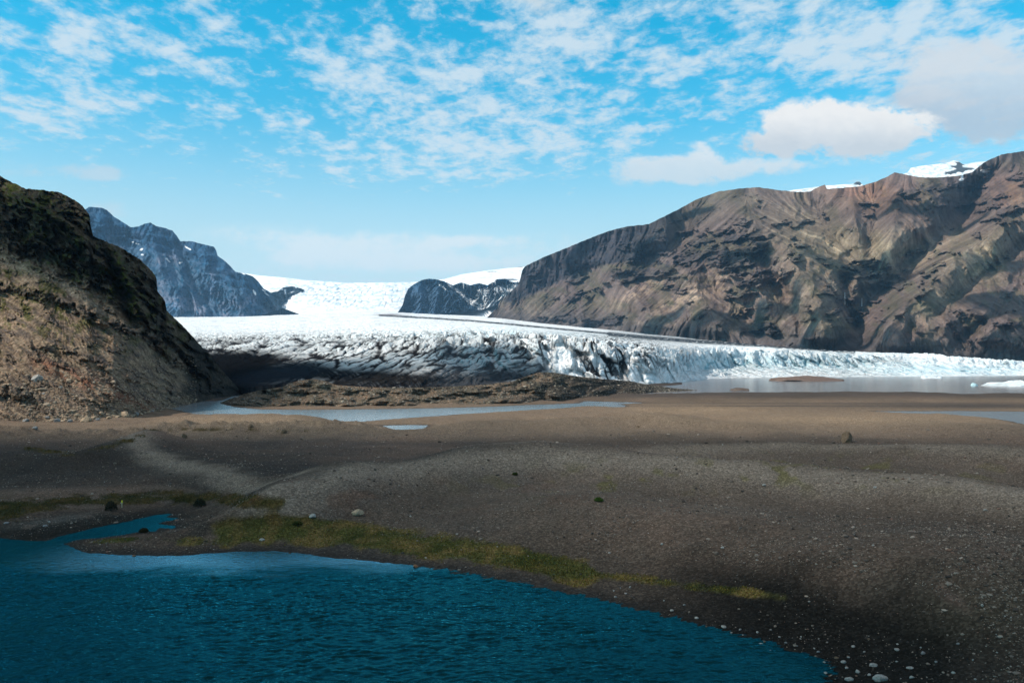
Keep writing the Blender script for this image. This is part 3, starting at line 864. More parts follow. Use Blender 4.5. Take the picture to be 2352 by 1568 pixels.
    cz = np.maximum(sm(1.0, 2.0, slope(U, V)), np.maximum(.50 * outcrops(U, V), .8 * crag_zone(U, V) * sm(-.05, .25, nm + .5 * nf)))
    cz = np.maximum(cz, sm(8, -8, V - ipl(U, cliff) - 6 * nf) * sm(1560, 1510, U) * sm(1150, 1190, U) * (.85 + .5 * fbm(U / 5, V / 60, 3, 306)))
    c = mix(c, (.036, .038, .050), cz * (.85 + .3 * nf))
    c = mix(c, (.07, .06, .06), sm(28, 5, V - ipl(U, sil)) * sm(2180, 2260, U) * .8)
    c = mix(c, (.09, .08, .06), .6 * gs(U, V, 1600, 490, 110, 30, -25))
    snow = sm(.35, .5, gs(U, V, 2262, 393, 12, 4) + gs(U, V, 2208, 413, 6, 3) + gs(U, V, 2290, 356, 8, 2) + .9 * gs(U, V, 2210, 405, 3, 8))
    c *= (1 + .20 * np.clip(n1, -2, 2) + .09 * np.clip(n2, -2, 2))[..., None]
    c = mix(c, (.85, .86, .88), snow)
    P2 = with_back(P, 1500, 8, rough=60)
    low = P2[:1].copy(); low[..., 2] -= 120; low[..., 1] -= 20
    P2 = np.concatenate([low, P2], 0); c = np.concatenate([c[:1], c], 0)
    o = grid('mountain_terrain', P2, M['mount'], ext(c, 8)); o['kind'] = 'structure'
    # two thin waterfalls in the gorge
    for (u0, v0, v1, w, lab) in ((1938, 672, 700, 2.6, 'thin white waterfall at the left wall of the mountain gorge'), (1977, 686, 704, 2.2, 'short white waterfall beside the lit rib in the gorge')):
        pts = []
        for v in np.linspace(v0, v1, 10):
            j = int(np.argmin(np.abs(us - u0))); i = int(np.argmin(np.abs(V[:, j] - v)))
            pts.append(P[i, j] + np.array([0, -9, 0]))
        pts = np.array(pts); A = []
        for q, p in enumerate(pts):
            ww = .45 * w * (.6 + .5 * q / 9)
            for a, b in ((-1, 0), (0, -1), (1, 0), (0, 1)):
                A.append(p + np.array([a * ww, b * .7 * ww, 0]))
        fs = [(4 * q + a, 4 * q + (a + 1) % 4, 4 * q + 4 + (a + 1) % 4, 4 * q + 4 + a) for q in range(9) for a in range(4)]
        tag(mesh('waterfall', A, fs, M['foam']), lab, 'waterfall', 'waterfalls in the gorge of the right mountain')
    return P, U, V


M['foam'] = flat_mat('falling_water', (.75, .78, .8), .1, .5)


def build_far_left():
    us = np.arange(120, 730, 1.4)
    sil = [(120, 520), (190, 485), (205, 475), (232, 477), (245, 482), (262, 498), (285, 512), (300, 522), (318, 520), (335, 513), (345, 511), (358, 519), (380, 524), (396, 530), (405, 540), (414, 554), (440, 554), (462, 560), (490, 566), (496, 573), (500, 588),
           (515, 598), (530, 612), (540, 624), (560, 628), (580, 634), (592, 645), (605, 662), (622, 672), (640, 668), (650, 660), (672, 657), (690, 662), (704, 668), (712, 690), (730, 732)]
    top = ipl(us, sil) + 1.3 * fbm(us / 8, us * 0, 4, 18)
    bot = ipl(us, [(120, 732), (560, 731), (600, 724), (640, 712), (690, 690), (712, 700), (730, 735)]) + 0; Db = ipl(us, [(120, 4400), (560, 4700), (640, 5200), (730, 5600)])
    cb = [(120, 560), (250, 545), (350, 575), (450, 600), (520, 650), (600, 690), (730, 680)]

    def slope(U, V):
        return .60 + .5 * sm(20, -20, V - ipl(U, cb))

    def relief(U, V, D):
        e = .3 + .7 * sm(0, 25, V - ipl(U, sil)); f = sm(0, 20, 731 - V)
        wu = U + 12 * fbm(U / 40, V / 40, 3, 91)
        r = 260 * (.5 - rid((wu - .25 * V) / 75, V / 160, 5, 33)) + 60 * (.5 - rid((wu - .2 * V) / 22, V / 60, 4, 36))
        r -= 160 * line(U, V, [(350, 520), (360, 600), (400, 700)], 26) + 140 * line(U, V, [(460, 560), (480, 620), (560, 700)], 24)
        r += 130 * line(U, V, [(415, 560), (430, 620), (470, 690)], 14) + 120 * line(U, V, [(300, 530), (320, 600), (370, 690)], 18)
        return r * e * f + terraces(U, V, D, sm(25, -15, V - ipl(U, cb)) * e * f, 22, -.2, 1.1, 7, .8)
    U, V, D, n1, n2 = face_surface(us, bot, top, Db, 260, slope, relief, (7, 3), (16, 8), (4, 1), 6, 14)
    P = to_points(U, V, D)
    n = fbm(U / 40, V / 40, 5, 60); nf = fbm(U / 9, V / 9, 5, 61)
    c = np.zeros(P.shape) + np.array([.07, .125, .20])  # blue of the distant haze, put into the rock colour
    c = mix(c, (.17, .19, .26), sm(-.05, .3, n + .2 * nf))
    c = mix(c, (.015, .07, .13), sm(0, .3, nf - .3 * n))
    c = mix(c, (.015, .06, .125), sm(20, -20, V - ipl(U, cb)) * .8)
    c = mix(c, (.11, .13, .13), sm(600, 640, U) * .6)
    sn = 0
    for a in ((325, 573, 5, 3, -30), (327, 585, 4, 2.4, 0), (232, 553, 12, 1.5, 5), (383, 594, 4, 3, 30), (388, 600, 5, 1.5, 40), (415, 603, 7, 2.5, -10), (428, 568, 6, 2, 40), (436, 572, 5, 2, 30), (315, 560, 6, 1.3, 15), (305, 556, 3, 1.6, 0),
              (560, 629, 6, 2, 20), (606, 667, 7, 2, 30), (613, 676, 8, 2, 35), (668, 672, 10, 2.2, -20), (655, 668, 2, 9, 0), (690, 676, 2, 8, 0), (645, 664, 7, 2, 10), (585, 672, 3, 9, -25), (240, 566, 8, 1.3, 0), (524, 602, 2.5, 3, 0), (680, 660, 4, 2, 40)):
        sn = sn + gs(U, V, *a[:4], a[4])
    c *= (1 + .14 * np.clip(n1, -2, 2) + .1 * np.clip(n2, -2, 2))[..., None]
    c = mix(c, (.85, .87, .9), sm(.45, .7, sn + .35 * nf))
    P2 = with_back(P, 1800, 8, rough=80)
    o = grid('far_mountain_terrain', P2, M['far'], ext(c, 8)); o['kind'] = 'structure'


def build_nunatak():
    us = np.arange(905, 1260, 1.3)
    sil = [(905, 730), (925, 700), (930, 680), (938, 662), (955, 650), (972, 642), (985, 640), (1000, 641), (1020, 646), (1040, 655), (1060, 648), (1080, 655), (1100, 650), (1120, 655), (1140, 642), (1160, 640), (1180, 648), (1200, 644), (1260, 655)]
    top = ipl(us, sil) + 1.0 * fbm(us / 6, us * 0, 4, 28); bot = ipl(us, [(905, 731), (930, 722), (1000, 720), (1100, 713), (1140, 700), (1260, 716)]); Db = ipl(us, [(905, 4550), (1260, 4650)])

    def slope(U, V):
        return .5 + .3 * sm(690, 660, V)

    def relief(U, V, D):
        e = .3 + .7 * sm(0, 12, V - ipl(U, sil))
        return (150 * (.5 - rid(U / 40, (V + .5 * U) / 60, 4, 33)) + 200 * line(U, V, [(1060, 650), (1090, 680), (1110, 705)], 12)) * e
    U, V, D, n1, n2 = face_surface(us, bot, top, Db, 130, slope, relief, (20, 10), (10, 5), (2, 0), 7)
    P = to_points(U, V, D)
    nf = fbm(U / 9, V / 7, 4, 61)
    c = np.zeros(P.shape) + np.array([.06, .11, .18])  # rock painted blue to stand in for haze
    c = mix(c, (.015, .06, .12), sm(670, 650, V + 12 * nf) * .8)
    sn = 0
    for a in ((1020, 662, 16, 2.4, 38), (1012, 655, 5, 2, 40), (1052, 668, 14, 3.5, 45), (1036, 658, 12, 3, 35), (1085, 664, 20, 4, 25), (1100, 680, 34, 12, -35), (1150, 668, 40, 12, -10), (1062, 675, 8, 5, 45), (1120, 700, 30, 10, -20), (1190, 672, 40, 16, 0), (942, 655, 6, 1.5, -40),
              (1074, 690, 12, 2, 40), (1125, 648, 18, 3, -10), (1070, 650, 16, 2, 10), (1240, 680, 30, 30, 0), (1190, 645, 20, 3, 0)):
        sn = sn + gs(U, V, *a[:4], a[4])
    c *= (1 + .1 * np.clip(n1, -2, 2))[..., None]
    c = mix(c, (.88, .9, .93), sm(.42, .56, sn + .12 * nf))
    P2 = with_back(P, 900, 6, rough=40)
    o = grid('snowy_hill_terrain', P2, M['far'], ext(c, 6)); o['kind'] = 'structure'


def build_snow(name, us, sil, bv, Db, depth_tan, amp, seed, rocks=None, rows=150):
    top = ipl(us, sil) + .5 * fbm(us / 14, us * 0, 3, seed); bot = np.full(us.shape, float(bv)) if np.isscalar(bv) else ipl(us, bv)

    def slope(U, V):
        return np.maximum(depth_tan(U, V), k_of(V) + .03)

    def relief(U, V, D):
        return 0 * U
    U, V, D, n1, n2 = face_surface(us, bot, top, (4650 * .1042 / (.16 - k_of(bot))) if Db == 'even' else np.full(us.shape, float(Db)), rows, slope, relief, (0, 0), (3, 3), (1, 0), seed)
    P = to_points(U, V, D)
    X, Y = P[..., 0], P[..., 1]
    f1, f2, cid = wor(X / 34, Y / 110, seed); rg = rid(X / 140, Y / 260, 5, seed + 2)
    A = amp(U, V)
    P[..., 2] += A * (sm(0, .4, f2 - f1) * cid - .4) * sm(0, 6, (V - top)) + A * .6 * (rg - .5) * sm(0, 6, (V - top))
    c = np.zeros(P.shape) + np.array([.88, .90, .93])
    nf = fbm(X / 40, Y / 60, 4, seed + 5)
    c = mix(c, (.60, .74, .82), np.clip(A / 22, 0, 1) * sm(.25, .0, f2 - f1) * .8 + np.clip(A / 40, 0, 1) * sm(0, .3, nf) * .5)
    c = mix(c, (.50, .62, .70), .85 * np.clip(A / 4, 0, 1) * sm(-.05, .25, fbm(U / 16, V / 5, 5, seed + 9)))
    if rocks is not None:
        m = rocks(U, V, nf)
        c = mix(c, (.07, .085, .10), m)
    P2 = with_back(P, 1200, 5)
    o = grid(name, P2, M['snow'], ext(c, 5)); o['kind'] = 'structure'


# ================================================================== build the land
build_ground()
HILL = build_hill()
MOR = build_moraine()
build_glacier()
RM = build_right_mountain()
build_far_left()
build_nunatak()
build_snow('icefall_snow_terrain', np.arange(500, 1330, 1.3), [(500, 620), (545, 625), (600, 633), (660, 638), (700, 643), (760, 647), (790, 649), (880, 649), (940, 648), (990, 645), (1020, 641), (1060, 630), (1120, 621), (1200, 612), (1330, 604)],
           [(500, 648), (560, 655), (600, 668), (640, 704), (690, 722), (740, 728), (900, 727), (1000, 724), (1120, 733), (1330, 755)], 'even', lambda U, V: .16 + .13 * sm(1100, 1000, U) * sm(650, 690, V) + .16 * gs(U, V, 900, 690, 80, 30) + .14 * sm(960, 1100, U),
           lambda U, V: (7 * (gs(U, V, 850, 680, 160, 28) + .6 * gs(U, V, 700, 665, 120, 20)) * sm(1150, 1050, U) + 1.5) * sm(730, 700, V), 11,
           lambda U, V, nf: sm(.4, .6, gs(U, V, 1165, 642, 30, 2.5) + gs(U, V, 1190, 613, 16, 1.2) + gs(U, V, 1130, 624, 14, .8)) * .9)
build_snow('snow_peak_terrain', np.arange(1960, 2420, 1.4), [(1960, 440), (2060, 405), (2085, 396), (2092, 386), (2110, 382), (2140, 378), (2170, 375), (2182, 372), (2190, 368), (2202, 371), (2212, 378), (2240, 373), (2262, 371), (2420, 365)],
           440, 4500, lambda U, V: .45 + 0 * U, lambda U, V: 8 + 0 * U, 14,
           lambda U, V, nf: sm(.42, .6, gs(U, V, 2198, 379, 17, 9) + gs(U, V, 2215, 390, 26, 5, -10) + .8 * gs(U, V, 2180, 398, 14, 6) + .3 * nf) * (1 - sm(.4, .6, gs(U, V, 2190, 377, 9, 4) + gs(U, V, 2215, 396, 18, 3, -25))), 90)
build_snow('snow_ridge_terrain', np.arange(1760, 2030, 1.4), [(1760, 450), (1810, 438), (1840, 434), (1900, 426), (1950, 423), (1962, 421), (1968, 417), (1975, 418), (1985, 428), (2030, 440)],
           460, 4400, lambda U, V: .45 + 0 * U, lambda U, V: 5 + 0 * U, 16, lambda U, V, nf: sm(.4, .6, gs(U, V, 1970, 422, 11, 5) + .3 * nf), 40)


# ================================================================== water sheets
def ear(name, pl, mat, z=0.0, grow=0.0):
    import bmesh
    bm = bmesh.new()
    vs = [bm.verts.new((x, y, z)) for x, y in pl]
    f = bm.faces.new(vs); bmesh.ops.triangulate(bm, faces=[f])
    bmesh.ops.recalc_face_normals(bm, faces=bm.faces[:])
    if sum(q.normal.z for q in bm.faces) < 0: bmesh.ops.reverse_faces(bm, faces=bm.faces[:])
    me = bpy.data.meshes.new(name); bm.to_mesh(me); bm.free()
    me.materials.append(mat); o = bpy.data.objects.new(name, me); COL.objects.link(o); o['kind'] = 'structure'
    return o


def quad(u0, v0, u1, v1):
    return lvl([(u0, v1), (u1, v1), (u1, v0), (u0, v0)])


def build_pond():
    """wind chop as real waves: short crests about a metre apart, dying out under the sheltered bank"""
    xs = np.concatenate([[-170, -120, -90], np.arange(-72, 44, .125), [60, 75]]); ys = np.concatenate([[8, 20], np.arange(32, 72, .085), np.arange(72, 108, .13)])
    X, Y = np.meshgrid(xs, ys)
    a, b = math.cos(R(7)), math.sin(R(7))
    wx = X + .9 * fbm(X / 5, Y / 5, 2, 401); wy = Y + .9 * fbm(X / 5, Y / 5, 2, 402)
    p = wx * a + wy * b; q = wy * a - wx * b
    h = .5 - np.abs(pn(p / 1.35, q / .72, 410)) * 1.5
    h += .55 * (.5 - np.abs(pn(p / .7 + 9, q / .42, 411)) * 1.5)
    h += .55 * pn(p / 3.2, q / 1.9, 412) + .2 * pn(X / .5, Y / .35, 413)
    gust = .75 + .5 * fbm(X / 17, Y / 17, 3, 414)
    ex = (X + 27) / 19; n = fbm(X / 7, Y / 3, 3, 415)
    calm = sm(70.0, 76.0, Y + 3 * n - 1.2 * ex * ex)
    amp = .10 * gust * (1 - .93 * calm) * (sm(-76, -68, X) * sm(46, 40, X) * sm(28, 34, Y) * sm(110, 100, Y))
    P = np.stack([X, Y, h * amp], -1)
    grid('pond_water', P, M['pond'], np.repeat((calm * sm(-48, -36, X) * sm(6, -10, X) * sm(87, 80, Y))[..., None], 3, -1))['kind'] = 'structure'  # Col masks the added pale reflection along the sheltered shore


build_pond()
ear('river_water', lvl([(330, 985), (1230, 955), (1500, 942), (1500, 918), (1300, 918), (1000, 931), (700, 934), (570, 930), (565, 898), (440, 912), (340, 918)]), M['river'])
ear('puddle_water', lvl([(860, 996), (1000, 996), (1005, 972), (860, 972)]), M['river'])
ear('stream_water', lvl([(1980, 952), (2110, 960), (2280, 975), (2380, 992), (3200, 1060), (3200, 930), (1980, 940)]), M['river'])
ear('lagoon_water', lvl([(1380, 910), (2352, 914), (3700, 925), (3700, 848), (1400, 848)]), M['lagoon'])


# ================================================================== stones and plants
def ico():
    t = (1 + 5 ** .5) / 2
    v = np.array([(-1, t, 0), (1, t, 0), (-1, -t, 0), (1, -t, 0), (0, -1, t), (0, 1, t), (0, -1, -t), (0, 1, -t), (t, 0, -1), (t, 0, 1), (-t, 0, -1), (-t, 0, 1)], float)
    v /= np.linalg.norm(v[0])
    f = np.array([(0, 11, 5), (0, 5, 1), (0, 1, 7), (0, 7, 10), (0, 10, 11), (1, 5, 9), (5, 11, 4), (11, 10, 2), (10, 7, 6), (7, 1, 8), (3, 9, 4), (3, 4, 2), (3, 2, 6), (3, 6, 8), (3, 8, 9), (4, 9, 5), (2, 4, 11), (6, 2, 10), (8, 6, 7), (9, 8, 1)])
    return v, f


def subdiv(v, f):
    v = list(map(tuple, v)); cache = {}; nf = []
    def mid(a, b):
        k = (min(a, b), max(a, b))
        if k not in cache:
            m = (np.array(v[a]) + np.array(v[b])) / 2; m /= np.linalg.norm(m); v.append(tuple(m)); cache[k] = len(v) - 1
        return cache[k]
    for a, b, c in f:
        x, y, z = mid(a, b), mid(b, c), mid(c, a)
        nf += [(a, x, z), (x, b, y), (z, y, c), (x, y, z)]
    return np.array(v), np.array(nf)


ICO = ico(); ICO1 = subdiv(*ICO); ICO2 = subdiv(*ICO1); ICO3 = subdiv(*ICO2)


def scatter(name, x, y, z, size, cols, mat, label, kindcat='gravel', seed=3):
    """a whole spread of small stones as one mesh: nobody could count them"""
    r = np.random.default_rng(seed)
    n = len(x); bv, bf = ICO
    sc = size[:, None] * np.stack([r.uniform(.6, 1.3, n), r.uniform(.6, 1.3, n), r.uniform(.35, .8, n)], 1)
    a = r.uniform(0, 6.28, n); ca, sa = np.cos(a), np.sin(a)
    V = bv[None] * r.uniform(.72, 1.22, (n, 12, 1)) * sc[:, None]
    Xr = V[..., 0] * ca[:, None] - V[..., 1] * sa[:, None]; Yr = V[..., 0] * sa[:, None] + V[..., 1] * ca[:, None]
    V = np.stack([Xr + x[:, None], Yr + y[:, None], V[..., 2] + z[:, None] + .15 * size[:, None]], -1)
    Fc = (bf[None] + 12 * np.arange(n)[:, None, None]).reshape(-1, 3)
    o = mesh(name, V.reshape(-1, 3), Fc, mat, np.repeat(cols, 12, 0), smooth=False)
    tag(o, label, kindcat, None, 'stuff')
    return o


def survey_xy(u, v, z0=1.0):
    """spot of the ground seen at (u, v)"""
    u = np.atleast_1d(np.asarray(u, float)); v = np.atleast_1d(np.asarray(v, float))
    z = np.full(u.shape, z0)
    for _ in range(14):
        x, y = on_level(u, v, z)
        h, s = ground_h(x, y)
        z = z * .45 + h * .55
    return x, y, h, s


def build_scatter():
    r = np.random.default_rng(11)
    n = 175000
    u = r.uniform(-250, 2600, n); v = 985 + (1590 - 985) * r.uniform(0, 1, n) ** .75
    x, y = on_level(u, v, 1.5)
    h, s = ground_h(x, y)
    cl = fbm(x / 9, y / 9, 3, 120)
    keep = (s > .15) & (r.uniform(0, 1, n) < .55 + 1.2 * cl)
    right_shore = (u > 1250) & (s < 9) & (y < 90)
    keep &= ~right_shore | (r.uniform(0, 1, n) < .14)
    nn = fbm(x / 14, y / 14, 4, 40); nf = fbm(x / 3, y / 3, 4, 44)
    mm = moss_mask(u, v, nn, nf); keep &= r.uniform(0, 1, n) > mm * .9
    x, y, h, u, v, s = (q[keep] for q in (x, y, h, u, v, s))
    n = len(x)
    size = (.032 + .038 * r.pareto(3.4, n)).clip(0, .19) * (1 + sm(60, 200, y) * 1.1)
    b = r.uniform(0, 1, n)[:, None] ** 2.0
    col = np.array([.035, .029, .025]) * (1 - b) + np.array([.34, .27, .22]) * b
    pale = r.uniform(0, 1, n) < .016
    col[pale] = np.array([.34, .31, .28]) * r.uniform(.7, 1.1, (pale.sum(), 1))
    rust = r.uniform(0, 1, n) < .07; col[rust] = (.17, .10, .075)
    scatter('gravel', x, y, h, size, col, M['pebbles'], 'loose grey and brown gravel spread over the whole outwash plain', 'gravel', 5)
    # rubble at the foot of the hill
    n = 6000
    u = r.uniform(-60, 450, n); P, U, V = HILL
    toe = np.interp(u, U[0], V[0]); v = toe - 4 - (r.uniform(0, 1, n) ** 2.2) * 130
    j = np.clip(np.searchsorted(U[0], u), 0, U.shape[1] - 1)
    i = np.array([np.argmin(np.abs(V[:, a] - b)) for a, b in zip(j, v)])
    p = P[i, j]
    b = r.uniform(0, 1, n)[:, None]
    col = np.array([.14, .10, .075]) * (1 - b) + np.array([.42, .33, .24]) * b
    size = (.22 + .28 * r.pareto(3.5, n)).clip(0, 1.3) * .85
    scatter('rubble', p[:, 0], p[:, 1], p[:, 2], size, col, M['pebbles'], 'tan and grey rubble strewn over the foot of the left slope', 'rubble', 6)
    n = 9000
    P, U, V = MOR
    i = r.integers(3, P.shape[0] - 4, n); j = r.integers(0, P.shape[1], n); p = P[i, j]
    b = r.uniform(0, 1, n)[:, None] ** 2
    col = np.array([.07, .06, .05]) * (1 - b) + np.array([.36, .31, .25]) * b
    scatter('moraine_rubble', p[:, 0], p[:, 1], p[:, 2], (.2 + .2 * r.pareto(3.5, n)).clip(0, .9), col, M['pebbles'], 'pale and dark stones littering the moraine mound behind the river', 'rubble', 8)
    # moss: short blades
    n = 260000
    u = r.uniform(-150, 1900, n); v = r.uniform(975, 1385, n)
    x, y = on_level(u, v, .8); h, s = ground_h(x, y)
    nn = fbm(x / 14, y / 14, 4, 40); nf = fbm(x / 3, y / 3, 4, 44)
    zc = (h - CH) / y; vv = 784 - F * (zc * CT - ST) / (CT + zc * ST)
    mm = moss_mask(u, vv, nn, nf)
    keep = (r.uniform(0, 1, n) < mm * .9) & (s > .25)
    x, y, h, nf, vv, u = (q[keep] for q in (x, y, h, nf, vv, u)); n = len(x)
    hgt = r.uniform(.05, .17, n) * (1 + sm(90, 200, y)); w = hgt * .45
    a = r.uniform(0, 6.28, n)
    A = np.stack([x - np.cos(a) * w, y - np.sin(a) * w, h - .02], -1); B = np.stack([x + np.cos(a) * w, y + np.sin(a) * w, h - .02], -1)
    Cc = np.stack([x + r.uniform(-.4, .4, n) * hgt, y + r.uniform(-.4, .4, n) * hgt, h + hgt], -1)
    Vv = np.stack([A, B, Cc], 1).reshape(-1, 3)
    b = np.clip(r.uniform(0, 1, n) * .6 + sm(-.3, .4, nf) * .5, 0, 1)[:, None]
    col = np.array([.050, .060, .012]) * (1 - b) + np.array([.19, .13, .026]) * b
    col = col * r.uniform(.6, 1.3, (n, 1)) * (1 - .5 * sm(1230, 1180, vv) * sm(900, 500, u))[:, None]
    o = mesh('moss', Vv, np.arange(n * 3).reshape(-1, 3), M['blades'], np.repeat(col, 3, 0), smooth=False)
    tag(o, 'low green and orange moss and turf along the pond shore', 'moss', None, 'stuff')


def rock_mesh(seed, flat=.6, angular=.5, lev=ICO2, yaw=0.0):
    v, f = lev
    r = np.random.default_rng(seed)
    s = v.copy()
    d = .28 * (fbm(s[:, 0] * 1.1 + seed, s[:, 1] * 1.1 + s[:, 2] * 1.3, 4, seed)) + .10 * fbm(s[:, 0] * 3 + s[:, 2] * 2, s[:, 1] * 3 - s[:, 2], 3, seed + 3)
    s = s * (1 + d)[:, None]
    for _ in range(int(3 + angular * 8)):        # knock flat faces off it
        nrm = r.standard_normal(3); nrm /= np.linalg.norm(nrm)
        lim = r.uniform(.62, .9)
        q = s @ nrm; s = s - np.clip(q - lim, 0, None)[:, None] * nrm[None]
    s[:, 2] *= flat
    return s, f


ROCKS = {}


def stone(name, x, y, z, size, seed, mat, label, cat, group=None, flat=.6, angular=.5, sy=1.0, sx=1.0, rz=0.0, sink=.3, lev=ICO2, tilt=0.0):
    key = (seed, mat, flat, angular, len(lev[0]))
    if key not in ROCKS:
        v, f = rock_mesh(seed, flat, angular, lev)
        me = bpy.data.meshes.new(name)
        me.from_pydata(v.tolist(), [], f.tolist()); me.materials.append(M[mat])
        if angular < .6:
            for p in me.polygons: p.use_smooth = True
        ROCKS[key] = me
    o = bpy.data.objects.new(name, ROCKS[key]); COL.objects.link(o)
    o.scale = (size * sx, size * sy, size); o.rotation_euler = (tilt, 0, rz)
    o.location = (x, y, z + size * flat * (1 - 2 * sink) * .8)
    return tag(o, label, cat, group)


def px_size(w, y):
    return w / F * y / 2


def build_stones():
    # pebbles of the dark right shore: (u, v, width)
    peb = [(1448, 1348, 10), (1410, 1357, 9), (1425, 1350, 6), (1413, 1371, 10), (1437, 1363, 9), (1448, 1374, 8), (1543, 1402, 11), (1572, 1389, 9), (1525, 1379, 7), (1600, 1419, 12), (1622, 1440, 9), (1662, 1440, 17), (1680, 1453, 8), (1700, 1446, 10),
           (1740, 1452, 12), (1756, 1474, 9), (1748, 1481, 14), (1706, 1458, 6), (1790, 1462, 8), (1770, 1446, 7), (1840, 1462, 7), (1880, 1497, 12), (1893, 1521, 9), (1921, 1511, 13), (1938, 1521, 16), (1949, 1509, 10),
           (2005, 1529, 26), (2090, 1534, 21), (2060, 1519, 8), (1945, 1534, 12), (1970, 1543, 18), (1997, 1550, 12), (1896, 1546, 14), (1950, 1561, 26), (2022, 1561, 42), (2095, 1556, 17), (2150, 1520, 10), (2120, 1500, 16), (2115, 1487, 8),
           (2060, 1492, 16), (1985, 1497, 10), (2235, 1515, 9), (2200, 1478, 11), (1870, 1489, 8), (1830, 1483, 7), (1960, 1485, 12), (2352 - 40, 1540, 9), (1995, 1468, 10), (1900, 1475, 7), (2042, 1480, 8), (1805, 1476, 9), (2190, 1545, 12), (2240, 1560, 9), (2290, 1498, 7)]
    x, y, h, s = survey_xy([p[0] for p in peb], [p[1] for p in peb], .4)
    r = random.Random(4)
    for i, p in enumerate(peb):
        sz = px_size(p[2], y[i]) * .82
        z = max(h[i], -.05)
        m = 'st_pale' if r.random() < .8 else r.choice(['st_grey', 'st_brown'])
        if i == 33 or i == 34:
            lab = ['', 'wide flat pale stone cut by the bottom edge of the picture, on the black shore', 'largest pale stone at the bottom edge beside the pond corner'][34 - i + 1] if False else ('broad pale stone at the very bottom of the dark shore' if i == 34 else 'round pale stone at the bottom beside the pond corner')
            stone('stone', x[i], y[i], z, sz, 40 + i % 7, 'st_pale', lab, 'stone', 'pale stones scattered on the dark right shore', .55, .35, r.uniform(.6, .9), rz=r.uniform(0, .6))
        elif i == 26:
            stone('stone', x[i], y[i], z, sz, 43, 'st_pale', 'angular whitish stone on the black sand right of the pond corner', 'stone', 'pale stones scattered on the dark right shore', .5, .8, .7)
        elif i == 27:
            stone('stone', x[i], y[i], z, sz, 45, 'st_pale', 'flat pale slab lying alone on the black sand near the bottom right', 'stone', 'pale stones scattered on the dark right shore', .4, .6, .7)
        else:
            stone('pebble', x[i], y[i], z, sz, 40 + i % 7, m, 'small rounded pebble among many on the dark sand of the right pond shore', 'pebble', 'pebbles on the dark right pond shore', .6, .4, r.uniform(.6, 1), rz=r.uniform(0, 3.1), lev=ICO1)
    one = [  # u, v(base), width, height factor, material, label, angular
        (1947, 1015, 30, 1.15, 'st_brown', 'tall pointed brown boulder standing alone on the right of the gravel plain', 1.0),
        (822, 1180, 30, .55, 'st_tan', 'broad pale tan boulder half sunk in the gravel above the moss', .5),
        (718, 1158, 16, .7, 'st_pale', 'whitish boulder on the slope edge left of the tan one', .5),
        (602, 1183, 13, .5, 'st_pale', 'flat white stone on the dark turf above the inlet', .5),
        (652, 995, 15, 1.0, 'st_brown', 'squarish brown boulder on the rubble ridge before the river', .9),
        (576, 991, 11, .9, 'st_brown', 'small round brown boulder left of the squarish one on the ridge', .7),
        (423, 1006, 16, 1.1, 'st_brown', 'leaning brown block in shade below the left end of the ridge', 1.0),
        (308, 1277, 9, .6, 'st_rust', 'reddish stone at the tip of the spit in the water edge', .5),
        (665, 1272, 7, .8, 'st_dark', 'small dark stone in the calm water edge', .6),
        (955, 1302, 13, .7, 'st_rust', 'reddish brown stone on the shore bank below the moss strip', .6),
        (1466, 987 - 6, 8, .6, 'st_brown', 'small dark stone on the sandy flat by the hollow', .6),
        (1768, 1498, 10, .6, 'st_grey', 'lone stone poking out of the pond water', .5),
        (1520, 1250, 8, .6, 'st_pale', 'small whitish stone near the centre right of the gravel slope', .5),
        (1660, 1258, 9, .6, 'st_pale', 'pale stone low on the dark gravel slope', .5),
        (1755, 1119, 11, .5, 'st_pale', 'pale flat stone on the far side of the pale ribbon of gravel', .5),
        (15, 1202, 14, .4, 'st_grey', 'flat grey slab in the mud at the left edge', .8),
        (104, 1208, 14, .35, 'st_grey', 'low flat grey stone on the dark mud left of the inlet', .8),
        (80, 925 + 60, 16, .6, 'st_grey', 'grey slab at the left end of the rubble below the slope', .9),
        (1943 + 320, 1172, 9, .6, 'st_pale', 'small pale stone near the right edge of the plain', .5),
        (2010, 1120, 9, .6, 'st_pale', 'pale cube-like stone among low pebbles right of the pale ribbon', .9),
    ]
    x, y, h, s = survey_xy([p[0] for p in one], [p[1] for p in one], 1.0)
    for i, p in enumerate(one):
        sz = px_size(p[2], y[i])
        o = stone('boulder', x[i], y[i], max(h[i], -.1), sz, 70 + i, p[4], p[5], 'boulder', None, p[3], p[6], .85, rz=.3 * i, sink=.22, lev=ICO3)
    # boulders of the rubble at the hill foot
    P, U, V = HILL
    r = random.Random(9)
